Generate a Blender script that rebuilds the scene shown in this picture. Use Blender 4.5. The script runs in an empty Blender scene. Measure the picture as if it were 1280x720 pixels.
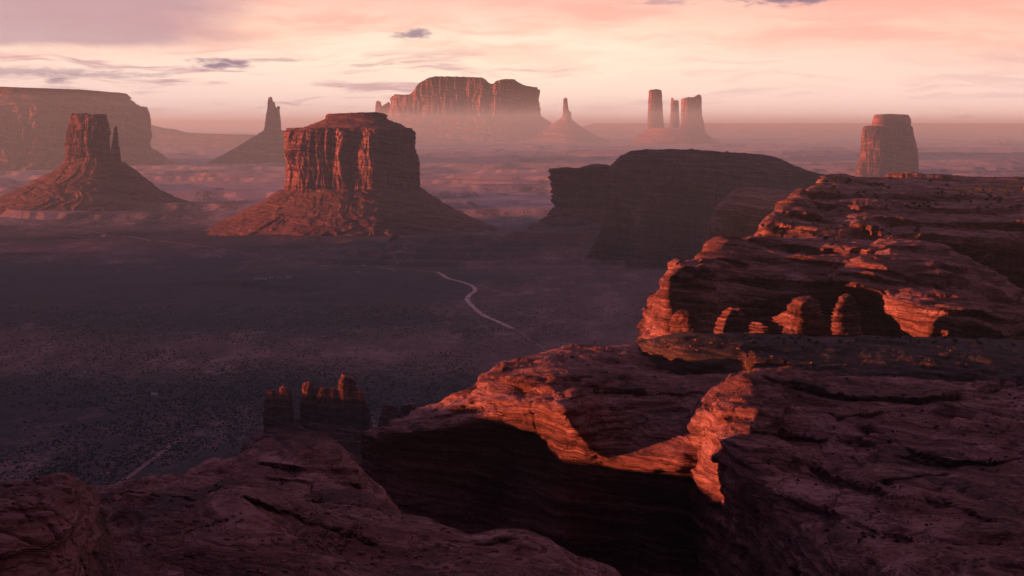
import bpy, math
import numpy as np

# ------------------------------------------------------------------ camera
S = bpy.context.scene
COL = S.collection
F = 2030.0                      # focal length in photograph pixels (1280 wide)
HOR = 156.0                     # row of the horizon in the photograph
CAMZ = 400.0                    # the viewpoint stands 400 m above the valley floor
PITCH = math.atan((360.0 - HOR) / F)
cam_d = bpy.data.cameras.new('camera')
cam_d.sensor_width = 36.0
cam_d.lens = 36.0 * F / 1280.0
cam_d.clip_start = 1.0
cam_d.clip_end = 400000.0
cam = bpy.data.objects.new('camera', cam_d)
cam.location = (0, 0, CAMZ)
cam.rotation_euler = (math.pi / 2 - PITCH, 0, 0)
COL.objects.link(cam)
S.camera = cam

# ------------------------------------------------------------------ sun, exposure
SUN_EL = math.radians(2.6)
SUN_BACK = math.radians(17.0)   # how far behind the camera's left shoulder the sun stands
sv = (-math.cos(SUN_EL) * math.cos(SUN_BACK), -math.cos(SUN_EL) * math.sin(SUN_BACK), math.sin(SUN_EL))
sun_d = bpy.data.lights.new('sun', 'SUN')
sun_d.energy = 5.0
sun_d.angle = math.radians(0.4)
sun_d.color = (1.0, 0.325, 0.17)
sun = bpy.data.objects.new('sun', sun_d)
COL.objects.link(sun)
from mathutils import Vector
sun.rotation_euler = Vector(sv).to_track_quat('Z', 'Y').to_euler()
S.view_settings.view_transform = 'Standard'
S.view_settings.look = 'None'
S.view_settings.exposure = 1.45
S.view_settings.gamma = 1.0
S.view_settings.use_curve_mapping = False
S.cycles.volume_bounces = 0
S.cycles.max_bounces = 4
S.cycles.diffuse_bounces = 2
S.cycles.use_denoising = True
try:
    S.cycles.denoising_input_passes = 'RGB_ALBEDO_NORMAL'
    S.cycles.denoising_prefilter = 'ACCURATE'
except Exception:
    pass


# ------------------------------------------------------------------ node helper
class NT:
    def __init__(s, tree):
        s.t = tree
        s.t.nodes.clear()

    def n(s, typ, **kw):
        nd = s.t.nodes.new(typ)
        for k, v in kw.items():
            if k == 'props':
                for a, b in v.items():
                    setattr(nd, a, b)
        return nd

    def put(s, sock, v):
        if isinstance(v, bpy.types.NodeSocket):
            s.t.links.new(v, sock)
        elif v is not None:
            if hasattr(sock.default_value, '__len__') and not hasattr(v, '__len__'):
                sock.default_value = [v] * len(sock.default_value)
            elif hasattr(sock.default_value, '__len__'):
                v = tuple(v)
                L = len(sock.default_value)
                sock.default_value = (v + (1.0,))[:L] if len(v) < L else v[:L]
            else:
                sock.default_value = v

    def math(s, op, a, b=None, c=None, clamp=False):
        nd = s.n('ShaderNodeMath')
        nd.operation = op
        nd.use_clamp = clamp
        for i, v in enumerate((a, b, c)):
            if v is not None:
                s.put(nd.inputs[i], v)
        return nd.outputs[0]

    def sstep(s, v, lo, hi):
        nd = s.n('ShaderNodeMapRange')
        nd.interpolation_type = 'SMOOTHSTEP'
        s.put(nd.inputs['Value'], v)
        nd.inputs['From Min'].default_value = lo
        nd.inputs['From Max'].default_value = hi
        return nd.outputs[0]

    def mix(s, f, a, b, mode='MIX'):
        nd = s.n('ShaderNodeMix')
        nd.data_type = 'RGBA'
        nd.blend_type = mode
        s.put(nd.inputs[0], f)
        s.put(nd.inputs[6], a)
        s.put(nd.inputs[7], b)
        return nd.outputs[2]

    def comb(s, x, y, z=0.0):
        nd = s.n('ShaderNodeCombineXYZ')
        for i, v in enumerate((x, y, z)):
            s.put(nd.inputs[i], v)
        return nd.outputs[0]

    def sep(s, v):
        nd = s.n('ShaderNodeSeparateXYZ')
        s.put(nd.inputs[0], v)
        return nd.outputs

    def noise(s, vec, scale=1.0, detail=4.0, rough=0.55, dist=0.0, color=False):
        nd = s.n('ShaderNodeTexNoise')
        s.put(nd.inputs['Vector'], vec)
        nd.inputs['Scale'].default_value = scale
        nd.inputs['Detail'].default_value = detail
        nd.inputs['Roughness'].default_value = rough
        nd.inputs['Distortion'].default_value = dist
        return nd.outputs['Color' if color else 'Fac']

    def vmul(s, v, k):
        nd = s.n('ShaderNodeVectorMath')
        nd.operation = 'MULTIPLY'
        s.put(nd.inputs[0], v)
        s.put(nd.inputs[1], k)
        return nd.outputs[0]

    def vadd(s, v, k):
        nd = s.n('ShaderNodeVectorMath')
        nd.operation = 'ADD'
        s.put(nd.inputs[0], v)
        s.put(nd.inputs[1], k)
        return nd.outputs[0]

    def ramp(s, f, stops, interp='LINEAR'):
        nd = s.n('ShaderNodeValToRGB')
        cr = nd.color_ramp
        cr.interpolation = interp
        while len(cr.elements) < len(stops):
            cr.elements.new(0.5)
        for e, (p, c) in zip(cr.elements, stops):
            e.position = p
            e.color = tuple(c) + (1.0,)
        s.put(nd.inputs[0], f)
        return nd.outputs[0]


def lin(r, g, b):
    return tuple((v / 255 / 12.92) if v <= 10 else ((v / 255 + 0.055) / 1.055) ** 2.4 for v in (r, g, b))


# ------------------------------------------------------------------ world: dusk sky
def build_world():
    w = bpy.data.worlds.new('World')
    S.world = w
    w.use_nodes = True
    N = NT(w.node_tree)
    out = N.n('ShaderNodeOutputWorld')
    bg = N.n('ShaderNodeBackground')
    tc = N.n('ShaderNodeTexCoord')
    x, y, z = N.sep(tc.outputs['Generated'])
    U = N.math('MULTIPLY', N.math('ARCTAN2', x, y), 20.3)
    V = N.math('MULTIPLY', N.math('ARCSINE', z), 20.3)
    # clear-sky gradient with height (V: 1 = 2.8 degrees)
    g = N.ramp(N.math('DIVIDE', V, 16.0), [
        (0.0, (0.95, 0.66, 0.60)), (0.015, (1.02, 0.74, 0.66)), (0.045, (1.06, 0.80, 0.68)),
        (0.066, (1.04, 0.74, 0.58)), (0.10, (0.95, 0.55, 0.44)), (0.135, (0.32, 0.28, 0.60)),
        (0.20, (0.12, 0.22, 0.82)), (0.60, (0.055, 0.20, 0.90)), (1.0, (0.05, 0.19, 0.88))])
    # the bright patch where the light breaks through
    du = N.math('DIVIDE', N.math('SUBTRACT', U, -0.1), 3.4)
    dv = N.math('DIVIDE', N.math('SUBTRACT', V, 0.78), 0.42)
    r2 = N.math('ADD', N.math('MULTIPLY', du, du), N.math('MULTIPLY', dv, dv))
    glow = N.math('EXPONENT', N.math('MULTIPLY', r2, -1.0))
    c = N.mix(N.math('MULTIPLY', glow, 0.85), g, (1.15, 0.92, 0.70))
    # right side: warmer salmon
    c = N.mix(N.math('MULTIPLY', N.math('MULTIPLY', N.sstep(U, 0.5, 5.0), N.sstep(V, 0.2, 1.2)), 0.5), c, (1.02, 0.52, 0.40))
    warp = N.noise(N.comb(N.math('MULTIPLY', U, 0.5), N.math('MULTIPLY', V, 1.6), 3.1), 1.0, 3, 0.5, 0, True)
    wv = N.vmul(N.vadd(warp, (-0.5, -0.5, -0.5)), (0.9, 0.55, 0.3))
    P0 = N.vadd(N.comb(U, V, 0.0), wv)
    # high salmon streaks
    n1 = N.noise(N.vmul(P0, (0.30, 2.1, 1)), 1.0, 8, 0.62)
    m1 = N.math('MULTIPLY', N.sstep(n1, 0.40, 0.62), N.sstep(V, 0.35, 1.3))
    c = N.mix(N.math('MULTIPLY', m1, 0.85), c, (0.95, 0.46, 0.36))
    # thin cream streaks
    n1b = N.noise(N.vadd(N.vmul(P0, (0.45, 4.6, 1)), (4, 7, 2)), 1.0, 5, 0.6)
    c = N.mix(N.math('MULTIPLY', N.math('MULTIPLY', N.sstep(n1b, 0.52, 0.68), N.sstep(V, 0.5, 1.0)), 0.45), c, (1.05, 0.70, 0.52))
    # broad grey-mauve bank, heavier to the left and top
    n2 = N.noise(N.vadd(N.vmul(P0, (0.34, 1.5, 1)), (11, 3, 5)), 1.0, 9, 0.66)
    left = N.math('SUBTRACT', 1.0, N.sstep(U, -5.2, -1.8))
    band = N.math('MULTIPLY', N.sstep(V, 0.78, 1.05), N.math('SUBTRACT', 1.0, N.math('MULTIPLY', N.sstep(V, 1.45, 2.2), 0.6)))
    m2 = N.math('ADD', N.math('MULTIPLY', left, band), N.math('MULTIPLY', N.math('SUBTRACT', n2, 0.5), 1.6))
    c = N.mix(N.math('MULTIPLY', N.sstep(m2, 0.25, 0.95), 0.78), c, lin(178, 148, 160))
    # mauve streaks low over the horizon
    n3 = N.noise(N.vadd(N.vmul(P0, (0.42, 5.0, 1)), (2, 13, 9)), 1.0, 8, 0.62)
    low = N.math('MULTIPLY', N.sstep(V, 0.05, 0.3), N.math('SUBTRACT', 1.0, N.sstep(V, 0.75, 1.0)))
    leftish = N.math('SUBTRACT', 1.0, N.math('MULTIPLY', N.sstep(U, -2.0, 3.0), 0.65))
    c = N.mix(N.math('MULTIPLY', N.math('MULTIPLY', N.math('MULTIPLY', N.sstep(n3, 0.50, 0.62), low), leftish), 0.75), c, lin(190, 148, 156))
    # a few small dark clouds drifting under the bank
    for (pu, pv, su, sv_, k) in ((-3.55, 0.74, 0.52, 0.085, 1.0), (-5.50, 0.55, 0.22, 0.07, 0.8), (-1.2, 1.11, 0.33, 0.075, 0.9),
                                 (3.4, 1.53, 0.75, 0.11, 1.0), (-2.95, 0.79, 0.5, 0.03, 0.5), (5.5, 0.10, 0.15, 0.03, 0.4),
                                 (1.9, 1.50, 0.5, 0.05, 0.5), (-1.9, 0.73, 0.3, 0.03, 0.4), (-4.9, 0.60, 0.9, 0.05, 0.55), (-5.9, 0.63, 1.2, 0.07, 0.6)):
        nn = N.noise(N.vadd(N.vmul(N.comb(U, V, 0.0), (3.2, 12, 1)), (pu * 3, pv * 5, 1)), 1.0, 8, 0.7)
        a = N.math('DIVIDE', N.math('SUBTRACT', U, pu), su)
        b = N.math('DIVIDE', N.math('SUBTRACT', V, pv), sv_)
        rr = N.math('ADD', N.math('MULTIPLY', a, a), N.math('MULTIPLY', b, b))
        e = N.math('ADD', N.math('EXPONENT', N.math('MULTIPLY', rr, -0.8)), N.math('MULTIPLY', N.math('SUBTRACT', nn, 0.5), 2.2))
        c = N.mix(N.math('MULTIPLY', N.math('MULTIPLY', N.sstep(e, 0.42, 1.0), N.math('EXPONENT', N.math('MULTIPLY', rr, -0.25))), 0.95 * k), c, lin(132, 112, 136))
    side = N.sstep(N.math('ABSOLUTE', U), 8.0, 22.0)
    c = N.mix(N.math('MULTIPLY', side, 0.75), c, (0.11, 0.095, 0.20))
    # away from the sunset the dusk sky is dim
    back = N.sstep(N.math('MULTIPLY', y, -1.0), -0.35, 0.40)
    c = N.mix(N.math('MULTIPLY', back, 0.93), c, (0.012, 0.016, 0.045))
    # physical sky for the upper dome
    sky = N.n('ShaderNodeTexSky')
    sky.sky_type = 'NISHITA'
    sky.sun_disc = False
    sky.sun_elevation = SUN_EL
    sky.sun_rotation = math.atan2(sv[0], sv[1])
    sky.air_density = 1.0
    sky.dust_density = 1.5
    nish = N.vmul(sky.outputs[0], (0.05, 0.05, 0.05))
    c = N.mix(N.sstep(V, 8.0, 20.0), c, N.mix(0.3, c, nish))
    c = N.mix(N.sstep(N.math('MULTIPLY', V, -1.0), 0.0, 1.0), c, (0.02, 0.012, 0.014))
    N.put(bg.inputs['Color'], c)
    bg.inputs['Strength'].default_value = 0.40
    N.t.links.new(bg.outputs[0], out.inputs['Surface'])


build_world()


# ------------------------------------------------------------------ numpy noise
_rng = np.random.RandomState(7)
_perm = _rng.permutation(256).astype(np.int32)
_perm = np.concatenate([_perm, _perm, _perm])
_g = _rng.normal(size=(256, 3)).astype(np.float32)
_g /= np.linalg.norm(_g, axis=1, keepdims=True)


def _perl(x, y, z):
    x = np.asarray(x, np.float64)
    fx, fy, fz = np.floor(x), np.floor(y), np.floor(z)
    xf, yf, zf = [(a - b).astype(np.float32) for a, b in ((x, fx), (y, fy), (z, fz))]
    X, Y, Z = [(a.astype(np.int64) & 255).astype(np.int32) for a in (fx, fy, fz)]
    u, v, w = [t * t * t * (t * (t * 6 - 15) + 10) for t in (xf, yf, zf)]
    res = 0
    for dx in (0, 1):
        wx = u if dx else 1 - u
        px = _perm[X + dx]
        for dy in (0, 1):
            wy = wx * (v if dy else 1 - v)
            py = _perm[px + Y + dy]
            for dz in (0, 1):
                h = _perm[py + Z + dz]
                g = _g[h]
                d = g[..., 0] * (xf - dx) + g[..., 1] * (yf - dy) + g[..., 2] * (zf - dz)
                res = res + d * wy * (w if dz else 1 - w)
    return res * 1.5


def noise(x, y, z=0.0, oct=1, rough=0.5, lac=2.03):
    x, y, z = np.broadcast_arrays(np.asarray(x, float), np.asarray(y, float), np.asarray(z, float))
    r, a, s = 0, 1.0, 0.0
    for i in range(oct):
        r = r + a * _perl(x + 17.3 * i, y - 9.1 * i, z + 5.7 * i)
        s += a
        a *= rough
        x, y, z = x * lac, y * lac, z * lac
    return r / s


def ridged(x, y, z=0.0, oct=1, rough=0.5):
    x, y, z = np.broadcast_arrays(np.asarray(x, float), np.asarray(y, float), np.asarray(z, float))
    r, a, s = 0, 1.0, 0.0
    for i in range(oct):
        r = r + a * (1 - 2 * np.abs(_perl(x + 3.3 * i, y + 7.1 * i, z - 2.7 * i)))
        s += a
        a *= rough
        x, y, z = x * 2.1, y * 2.1, z * 2.1
    return r / s


def sst(x, lo, hi):
    t = np.clip((x - lo) / (hi - lo), 0, 1)
    return t * t * (3 - 2 * t)


# ------------------------------------------------------------------ geometry helpers
def P(px, py, D):
    """world point seen at photograph pixel (px, py) at distance D in front of the viewpoint"""
    px, py, D = np.asarray(px, float), np.asarray(py, float), np.asarray(D, float)
    a, b = (px - 640.0) / F, (360.0 - py) / F
    dy = math.cos(PITCH) + b * math.sin(PITCH)
    dz = -math.sin(PITCH) + b * math.cos(PITCH)
    k = D / dy
    return a * k, D + 0 * px, CAMZ + dz * k


def Dground(py):
    return CAMZ * F / (py - HOR)


def obj_from(name, V, Fq, mat, parent=None, smooth=True, loc=None):
    """V (n,3), Fq (m,4) or (m,3) -> ONE mesh object"""
    me = bpy.data.meshes.new(name)
    V = np.asarray(V, np.float64)
    if loc is not None:
        V = V - np.asarray(loc)[None, :]
    k = Fq.shape[1]
    me.vertices.add(len(V))
    me.vertices.foreach_set('co', V.astype(np.float32).ravel())
    me.loops.add(Fq.size)
    me.loops.foreach_set('vertex_index', Fq.astype(np.int32).ravel())
    me.polygons.add(len(Fq))
    me.polygons.foreach_set('loop_start', np.arange(0, Fq.size, k, dtype=np.int32))
    me.polygons.foreach_set('use_smooth', np.full(len(Fq), smooth, dtype=bool))
    me.materials.append(mat)
    me.update(calc_edges=True)
    o = bpy.data.objects.new(name, me)
    COL.objects.link(o)
    if parent is not None:
        o.parent = parent
    elif loc is not None:
        o.location = loc
    return o


def grid_faces(m, n, wrap=False):
    i = np.arange(m - 1)[:, None]
    j = np.arange(n if wrap else n - 1)[None, :]
    j2 = (j + 1) % n
    a, b, c, d = i * n + j, i * n + j2, (i + 1) * n + j2, (i + 1) * n + j
    return np.stack([a + 0 * d, b + 0 * d, c + 0 * d, d + 0 * a], -1).reshape(-1, 4)


def empty(name, loc, label, cat, group=None):
    o = bpy.data.objects.new(name, None)
    o.location = loc
    o.empty_display_size = 1.0
    o['label'] = label
    o['category'] = cat
    if group:
        o['group'] = group
    COL.objects.link(o)
    return o


def tag(o, label, cat, group=None, kind=None):
    o['label'] = label
    o['category'] = cat
    if group:
        o['group'] = group
    if kind:
        o['kind'] = kind
    return o


def grid_normals(A, wrap=False):
    if wrap:
        du = np.roll(A, -1, 1) - np.roll(A, 1, 1)
    else:
        du = np.gradient(A, axis=1)
    dv = np.gradient(A, axis=0)
    n = np.cross(du, dv)
    return n / (np.linalg.norm(n, axis=2, keepdims=True) + 1e-9)


# ------------------------------------------------------------------ materials
def principled(N, col, rough=0.95, bump=None):
    b = N.n('ShaderNodeBsdfPrincipled')
    N.put(b.inputs['Base Color'], col)
    N.put(b.inputs['Roughness'], rough)
    b.inputs['Specular IOR Level'].default_value = 0.12
    if bump is not None:
        N.t.links.new(bump, b.inputs['Normal'])
    o = N.n('ShaderNodeOutputMaterial')
    N.t.links.new(b.outputs[0], o.inputs['Surface'])


def rock_mat(name, s, dark=(0.058, 0.020, 0.017), mid=(0.205, 0.066, 0.051), pale=(0.46, 0.195, 0.17),
             streak=0.5, cover=0.0, bump=0.6, bumpd=1.0, tilt=(0.13, 0.07), cover_col=(0.034, 0.026, 0.022)):
    """sandstone: bedding colours, swirling cross-beds, varnish streaks on the steep faces; s = size of a bed in metres"""
    m = bpy.data.materials.new(name)
    m.use_nodes = True
    N = NT(m.node_tree)
    geo = N.n('ShaderNodeNewGeometry')
    pos = geo.outputs['Position']
    x, y, z = N.sep(pos)
    nz = N.sep(geo.outputs['Normal'])[2]
    wl = N.noise(pos, 0.06 / s, 3, 0.5)
    wl2 = N.noise(pos, 0.35 / s, 3, 0.5)
    b = N.math('ADD', z, N.math('ADD', N.math('MULTIPLY', x, tilt[0]), N.math('MULTIPLY', y, tilt[1])))
    b = N.math('ADD', b, N.math('MULTIPLY', wl, 5.0 * s))
    b = N.math('ADD', b, N.math('MULTIPLY', wl2, 1.4 * s))
    bed = N.noise(N.comb(N.math('MULTIPLY', x, 0.012 / s), N.math('MULTIPLY', y, 0.012 / s), N.math('MULTIPLY', b, 0.55 / s)), 1.0, 5, 0.65)
    fine = N.noise(N.comb(N.math('MULTIPLY', x, 0.05 / s), N.math('MULTIPLY', y, 0.05 / s), N.math('MULTIPLY', b, 3.2 / s)), 1.0, 4, 0.6)
    big = N.noise(pos, 0.035 / s, 4, 0.6)
    patch = N.noise(pos, 0.5 / s, 6, 0.7)
    f = N.math('ADD', N.math('MULTIPLY', bed, 0.50), N.math('ADD', N.math('MULTIPLY', fine, 0.35), N.math('MULTIPLY', patch, 0.15)))
    f = N.math('ADD', f, N.math('MULTIPLY', N.math('SUBTRACT', big, 0.5), 0.35))
    col = N.ramp(f, [(0.40, dark), (0.49, mid), (0.60, pale)])
    steep = N.math('SUBTRACT', 1.0, N.sstep(N.math('ABSOLUTE', nz), 0.25, 0.7))
    st = N.noise(N.vmul(pos, (0.5 / s, 0.5 / s, 0.022 / s)), 1.0, 5, 0.65)
    stm = N.math('MULTIPLY', N.math('MULTIPLY', N.sstep(st, 0.48, 0.66), steep), streak)
    col = N.mix(stm, col, tuple(v * 0.28 for v in mid))
    if cover > 0:
        cn = N.noise(pos, 0.16 / s, 8, 0.72)
        flat = N.sstep(nz, 0.72, 0.93)
        cm = N.math('MULTIPLY', N.math('MULTIPLY', N.sstep(cn, 0.56 - 0.2 * cover, 0.62 - 0.1 * cover), flat), min(1.0, 0.5 + cover * 0.5))
        col = N.mix(cm, col, cover_col)
    grain = N.noise(pos, 4.5 / s, 6, 0.7)
    h = N.math('ADD', N.math('MULTIPLY', bed, 0.9), N.math('ADD', N.math('MULTIPLY', fine, 0.5), N.math('MULTIPLY', grain, 0.45)))
    h = N.math('ADD', h, N.math('MULTIPLY', patch, 0.5))
    jv = N.n('ShaderNodeTexVoronoi')
    jv.feature = 'DISTANCE_TO_EDGE'
    N.put(jv.inputs['Vector'], N.vadd(N.comb(N.math('MULTIPLY', x, 0.16 / s), N.math('MULTIPLY', y, 0.16 / s), N.math('MULTIPLY', b, 0.42 / s)), N.vmul(N.noise(pos, 0.5 / s, 3, 0.6, 0, True), (0.5, 0.5, 0.5))))
    jv.inputs['Scale'].default_value = 1.0
    joint = N.sstep(jv.outputs['Distance'], 0.0, 0.05)
    jm = N.sstep(N.noise(pos, 0.07 / s, 3, 0.5), 0.42, 0.62)
    h = N.math('ADD', h, N.math('MULTIPLY', N.math('MULTIPLY', joint, jm), 0.55))
    grit = N.noise(pos, 7.0 / s, 3, 0.75)
    h = N.math('ADD', h, N.math('MULTIPLY', grit, 0.28))
    col = N.mix(N.math('MULTIPLY', N.sstep(grit, 0.35, 0.75), 0.35), col, tuple(v * 0.45 for v in mid))
    col = N.mix(N.math('MULTIPLY', N.math('MULTIPLY', N.math('SUBTRACT', 1.0, joint), jm), 0.6), col, dark)
    line = N.noise(N.comb(N.math('MULTIPLY', x, 0.02 / s), N.math('MULTIPLY', y, 0.02 / s), N.math('MULTIPLY', b, 1.3 / s)), 1.0, 2, 0.5)
    thin = N.math('SUBTRACT', 1.0, N.sstep(N.math('ABSOLUTE', N.math('SUBTRACT', line, 0.5)), 0.0, 0.022))
    col = N.mix(N.math('MULTIPLY', thin, 0.6), col, tuple(v * 0.5 for v in dark))
    h = N.math('SUBTRACT', h, N.math('MULTIPLY', thin, 0.5))
    bp = N.n('ShaderNodeBump')
    bp.inputs['Strength'].default_value = bump
    bp.inputs['Distance'].default_value = bumpd * s
    N.put(bp.inputs['Height'], h)
    principled(N, col, 0.93, bp.outputs[0])
    return m


def ground_mat():
    m = bpy.data.materials.new('valley_floor')
    m.use_nodes = True
    N = NT(m.node_tree)
    geo = N.n('ShaderNodeNewGeometry')
    pos = geo.outputs['Position']
    nz = N.sep(geo.outputs['Normal'])[2]
    big = N.noise(N.vmul(pos, (0.0011, 0.00045, 0.0)), 1.0, 5, 0.6, 0.6)
    midn = N.noise(N.vmul(pos, (0.006, 0.0022, 0.0)), 1.0, 5, 0.62, 0.4)
    f = N.math('ADD', N.math('MULTIPLY', big, 0.6), N.math('MULTIPLY', midn, 0.4))
    px_, py_, pz_ = N.sep(pos)

    def lobe(cx, cy, rx, ry, k):
        a = N.math('DIVIDE', N.math('SUBTRACT', px_, cx), rx)
        b = N.math('DIVIDE', N.math('SUBTRACT', py_, cy), ry)
        return N.math('MULTIPLY', N.math('EXPONENT', N.math('MULTIPLY', N.math('ADD', N.math('MULTIPLY', a, a), N.math('MULTIPLY', b, b)), -1.0)), k)
    # where the sage stands thick and where bare red ground shows
    for args in ((-800, 4050, 900, 650, 0.20), (-900, 2830, 900, 190, -0.20), (250, 3500, 520, 900, -0.21), (-300, 1900, 500, 260, 0.05), (-300, 2450, 1200, 180, 0.08), (100, 4600, 900, 300, -0.12), (-500, 3350, 500, 130, 0.14), (-1200, 5200, 700, 200, -0.12)):
        f = N.math('ADD', f, lobe(*args))
    far_lit = N.sstep(py_, 5900.0, 7600.0)
    f = N.math('SUBTRACT', f, N.math('MULTIPLY', far_lit, 0.10))
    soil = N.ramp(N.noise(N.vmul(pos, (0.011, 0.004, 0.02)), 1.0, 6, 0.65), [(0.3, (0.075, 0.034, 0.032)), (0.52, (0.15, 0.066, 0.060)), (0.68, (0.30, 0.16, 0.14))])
    soil = N.mix(N.math('MULTIPLY', far_lit, 0.8), soil, (0.52, 0.35, 0.35))  # far desert soil paled to stand in for sunlight on the plain
    # sage and blackbrush: clumps a couple of metres wide
    vor = N.n('ShaderNodeTexVoronoi')
    vor.feature = 'F1'
    N.put(vor.inputs['Vector'], N.vadd(pos, N.vmul(N.noise(pos, 0.3, 3, 0.5, 0, True), (3, 3, 0))))
    vor.inputs['Scale'].default_value = 0.20
    vor.inputs['Randomness'].default_value = 1.0
    dens = N.sstep(f, 0.34, 0.54)
    rad = N.math('ADD', 0.30, N.math('MULTIPLY', dens, 0.42))
    sp = N.math('SUBTRACT', 1.0, N.sstep(N.math('SUBTRACT', vor.outputs['Distance'], rad), -0.05, 0.10))
    sp2 = N.noise(N.vmul(pos, (0.035, 0.02, 0.0)), 1.0, 6, 0.75)
    spm = N.math('MULTIPLY', sp, N.sstep(sp2, 0.40, 0.52))
    veg = N.mix(N.sstep(midn, 0.4, 0.6), (0.011, 0.017, 0.019), (0.026, 0.023, 0.021))
    col = N.mix(N.math('MULTIPLY', spm, 0.9), soil, veg)
    sandy = N.noise(N.vmul(pos, (0.05, 0.03, 0.0)), 1.0, 7, 0.8)
    col = N.mix(N.math('MULTIPLY', N.sstep(sandy, 0.52, 0.66), 0.5), col, (0.33, 0.18, 0.16))
    # broad dark stands of scrub
    col = N.mix(N.math('MULTIPLY', N.sstep(f, 0.42, 0.56), 0.78), col, veg)
    col = N.mix(N.math('MULTIPLY', N.math('SUBTRACT', 1.0, N.sstep(nz, 0.9, 0.98)), 0.8), col, (0.17, 0.06, 0.045))
    bp = N.n('ShaderNodeBump')
    bp.inputs['Strength'].default_value = 0.5
    bp.inputs['Distance'].default_value = 1.6
    N.put(bp.inputs['Height'], N.math('ADD', sp, N.math('MULTIPLY', sp2, 2.0)))
    principled(N, col, 1.0, bp.outputs[0])
    return m


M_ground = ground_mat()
M_near = rock_mat('slickrock', 1.0, streak=0.45, bump=1.0, bumpd=0.75)
M_nearcov = rock_mat('slickrock_scrub', 1.6, streak=0.3, cover=0.45, bump=0.7, bumpd=0.6)
M_ledge = rock_mat('dark_ledge_rock', 0.9, dark=(0.035, 0.022, 0.022), mid=(0.055, 0.027, 0.024), pale=(0.19, 0.08, 0.06), streak=0.2, cover=0.6, bump=0.9, bumpd=0.8)
M_fin = rock_mat('fin_rock', 3.0, streak=0.3, bump=0.8, bumpd=0.7)
M_cliff = rock_mat('cliff_rock', 5.0, streak=0.6, bump=0.9, bumpd=0.9)
M_talus = rock_mat('talus_rock', 6.0, dark=(0.09, 0.034, 0.028), mid=(0.165, 0.060, 0.046), pale=(0.25, 0.105, 0.08), streak=0.1, cover=0.0, bump=1.0, bumpd=0.9)
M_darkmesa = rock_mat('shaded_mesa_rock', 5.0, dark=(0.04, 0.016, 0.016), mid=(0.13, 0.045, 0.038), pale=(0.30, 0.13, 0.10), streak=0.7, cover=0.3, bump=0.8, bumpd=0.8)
M_far = rock_mat('far_rock', 22.0, streak=0.5, bump=0.8, bumpd=0.8)


def plain_mat(name, c1, c2, scale, rough=1.0):
    m = bpy.data.materials.new(name)
    m.use_nodes = True
    N = NT(m.node_tree)
    geo = N.n('ShaderNodeNewGeometry')
    n = N.noise(geo.outputs['Position'], scale, 5, 0.6)
    principled(N, N.mix(N.sstep(n, 0.35, 0.65), c1, c2), rough)
    return m


M_track = plain_mat('dirt_track', (0.42, 0.26, 0.23), (0.60, 0.38, 0.34), 0.03)
M_track2 = plain_mat('paler_dirt', (0.21, 0.10, 0.08), (0.30, 0.15, 0.12), 0.08)
M_leaf = plain_mat('sage_leaf', (0.025, 0.030, 0.024), (0.06, 0.053, 0.04), 0.05)
M_juniper = plain_mat('dry_juniper', (0.17, 0.065, 0.038), (0.30, 0.11, 0.065), 1.5)
M_stone = plain_mat('loose_stone', (0.10, 0.037, 0.03), (0.24, 0.09, 0.07), 0.7)
M_bark = plain_mat('bark', (0.10, 0.06, 0.045), (0.16, 0.10, 0.075), 3.0)
M_white = plain_mat('pale_siding', (0.70, 0.68, 0.66), (0.80, 0.78, 0.76), 0.3, 0.6)
M_roof = plain_mat('grey_roof', (0.22, 0.20, 0.20), (0.32, 0.30, 0.30), 0.3, 0.7)
M_glass = plain_mat('dark_window', (0.02, 0.02, 0.025), (0.03, 0.03, 0.035), 0.3, 0.3)


# ------------------------------------------------------------------ valley floor
def gauss(x, y, cx, cy, rx, ry):
    return np.exp(-(((x - cx) / rx) ** 2 + ((y - cy) / ry) ** 2))


def gz(x, y):
    """height of the ground"""
    x = np.asarray(x, float)
    y = np.asarray(y, float)
    r = np.hypot(x, y)
    z = 16 * noise(x / 1500, y / 1500, 1.0, 3) + 2.2 * noise(x / 150, y / 150, 4.0, 2)
    z = z * sst(r, 300, 1500)
    # shallow benches and washes that run across the valley
    b = noise(x / 2600, y / 900, 8.0, 3)
    z = z + 26 * (sst(b, 0.02, 0.05) + sst(b, 0.22, 0.26)) * sst(y, 5600, 7500) - 10 * sst(-b, 0.1, 0.16) * sst(y, 3300, 4000)
    # stepped rock benches under the dark mesa
    h = 80 * gauss(x, y, 480, 5350, 520, 480) + 40 * gauss(x, y, -150, 5050, 480, 300)
    h = h + 16 * noise(x / 260, y / 200, 2.0, 3) * sst(h, 5, 30)
    T = 13.0
    q = h / T
    st = T * (np.floor(q) + sst(q - np.floor(q), 0.62, 0.95))
    z = z + np.maximum(st, 0)
    # mound carrying the fins
    z = z + 52 * gauss(x, y, -200, 1740, 120, 70) + 16 * gauss(x, y, -90, 1760, 120, 100)
    # far country rises in terraces
    far = sst(r, 13000, 36000)
    tb = noise(x / 9000, y / 3800, 12.0, 4)
    z = z + far * (-120 + 45 * (sst(tb, -0.1, -0.04) + sst(tb, 0.16, 0.2)))
    # the deep canyon in front of the viewpoint
    z = z - 30 * (1 - sst(r, 500, 1300))
    return z


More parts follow.
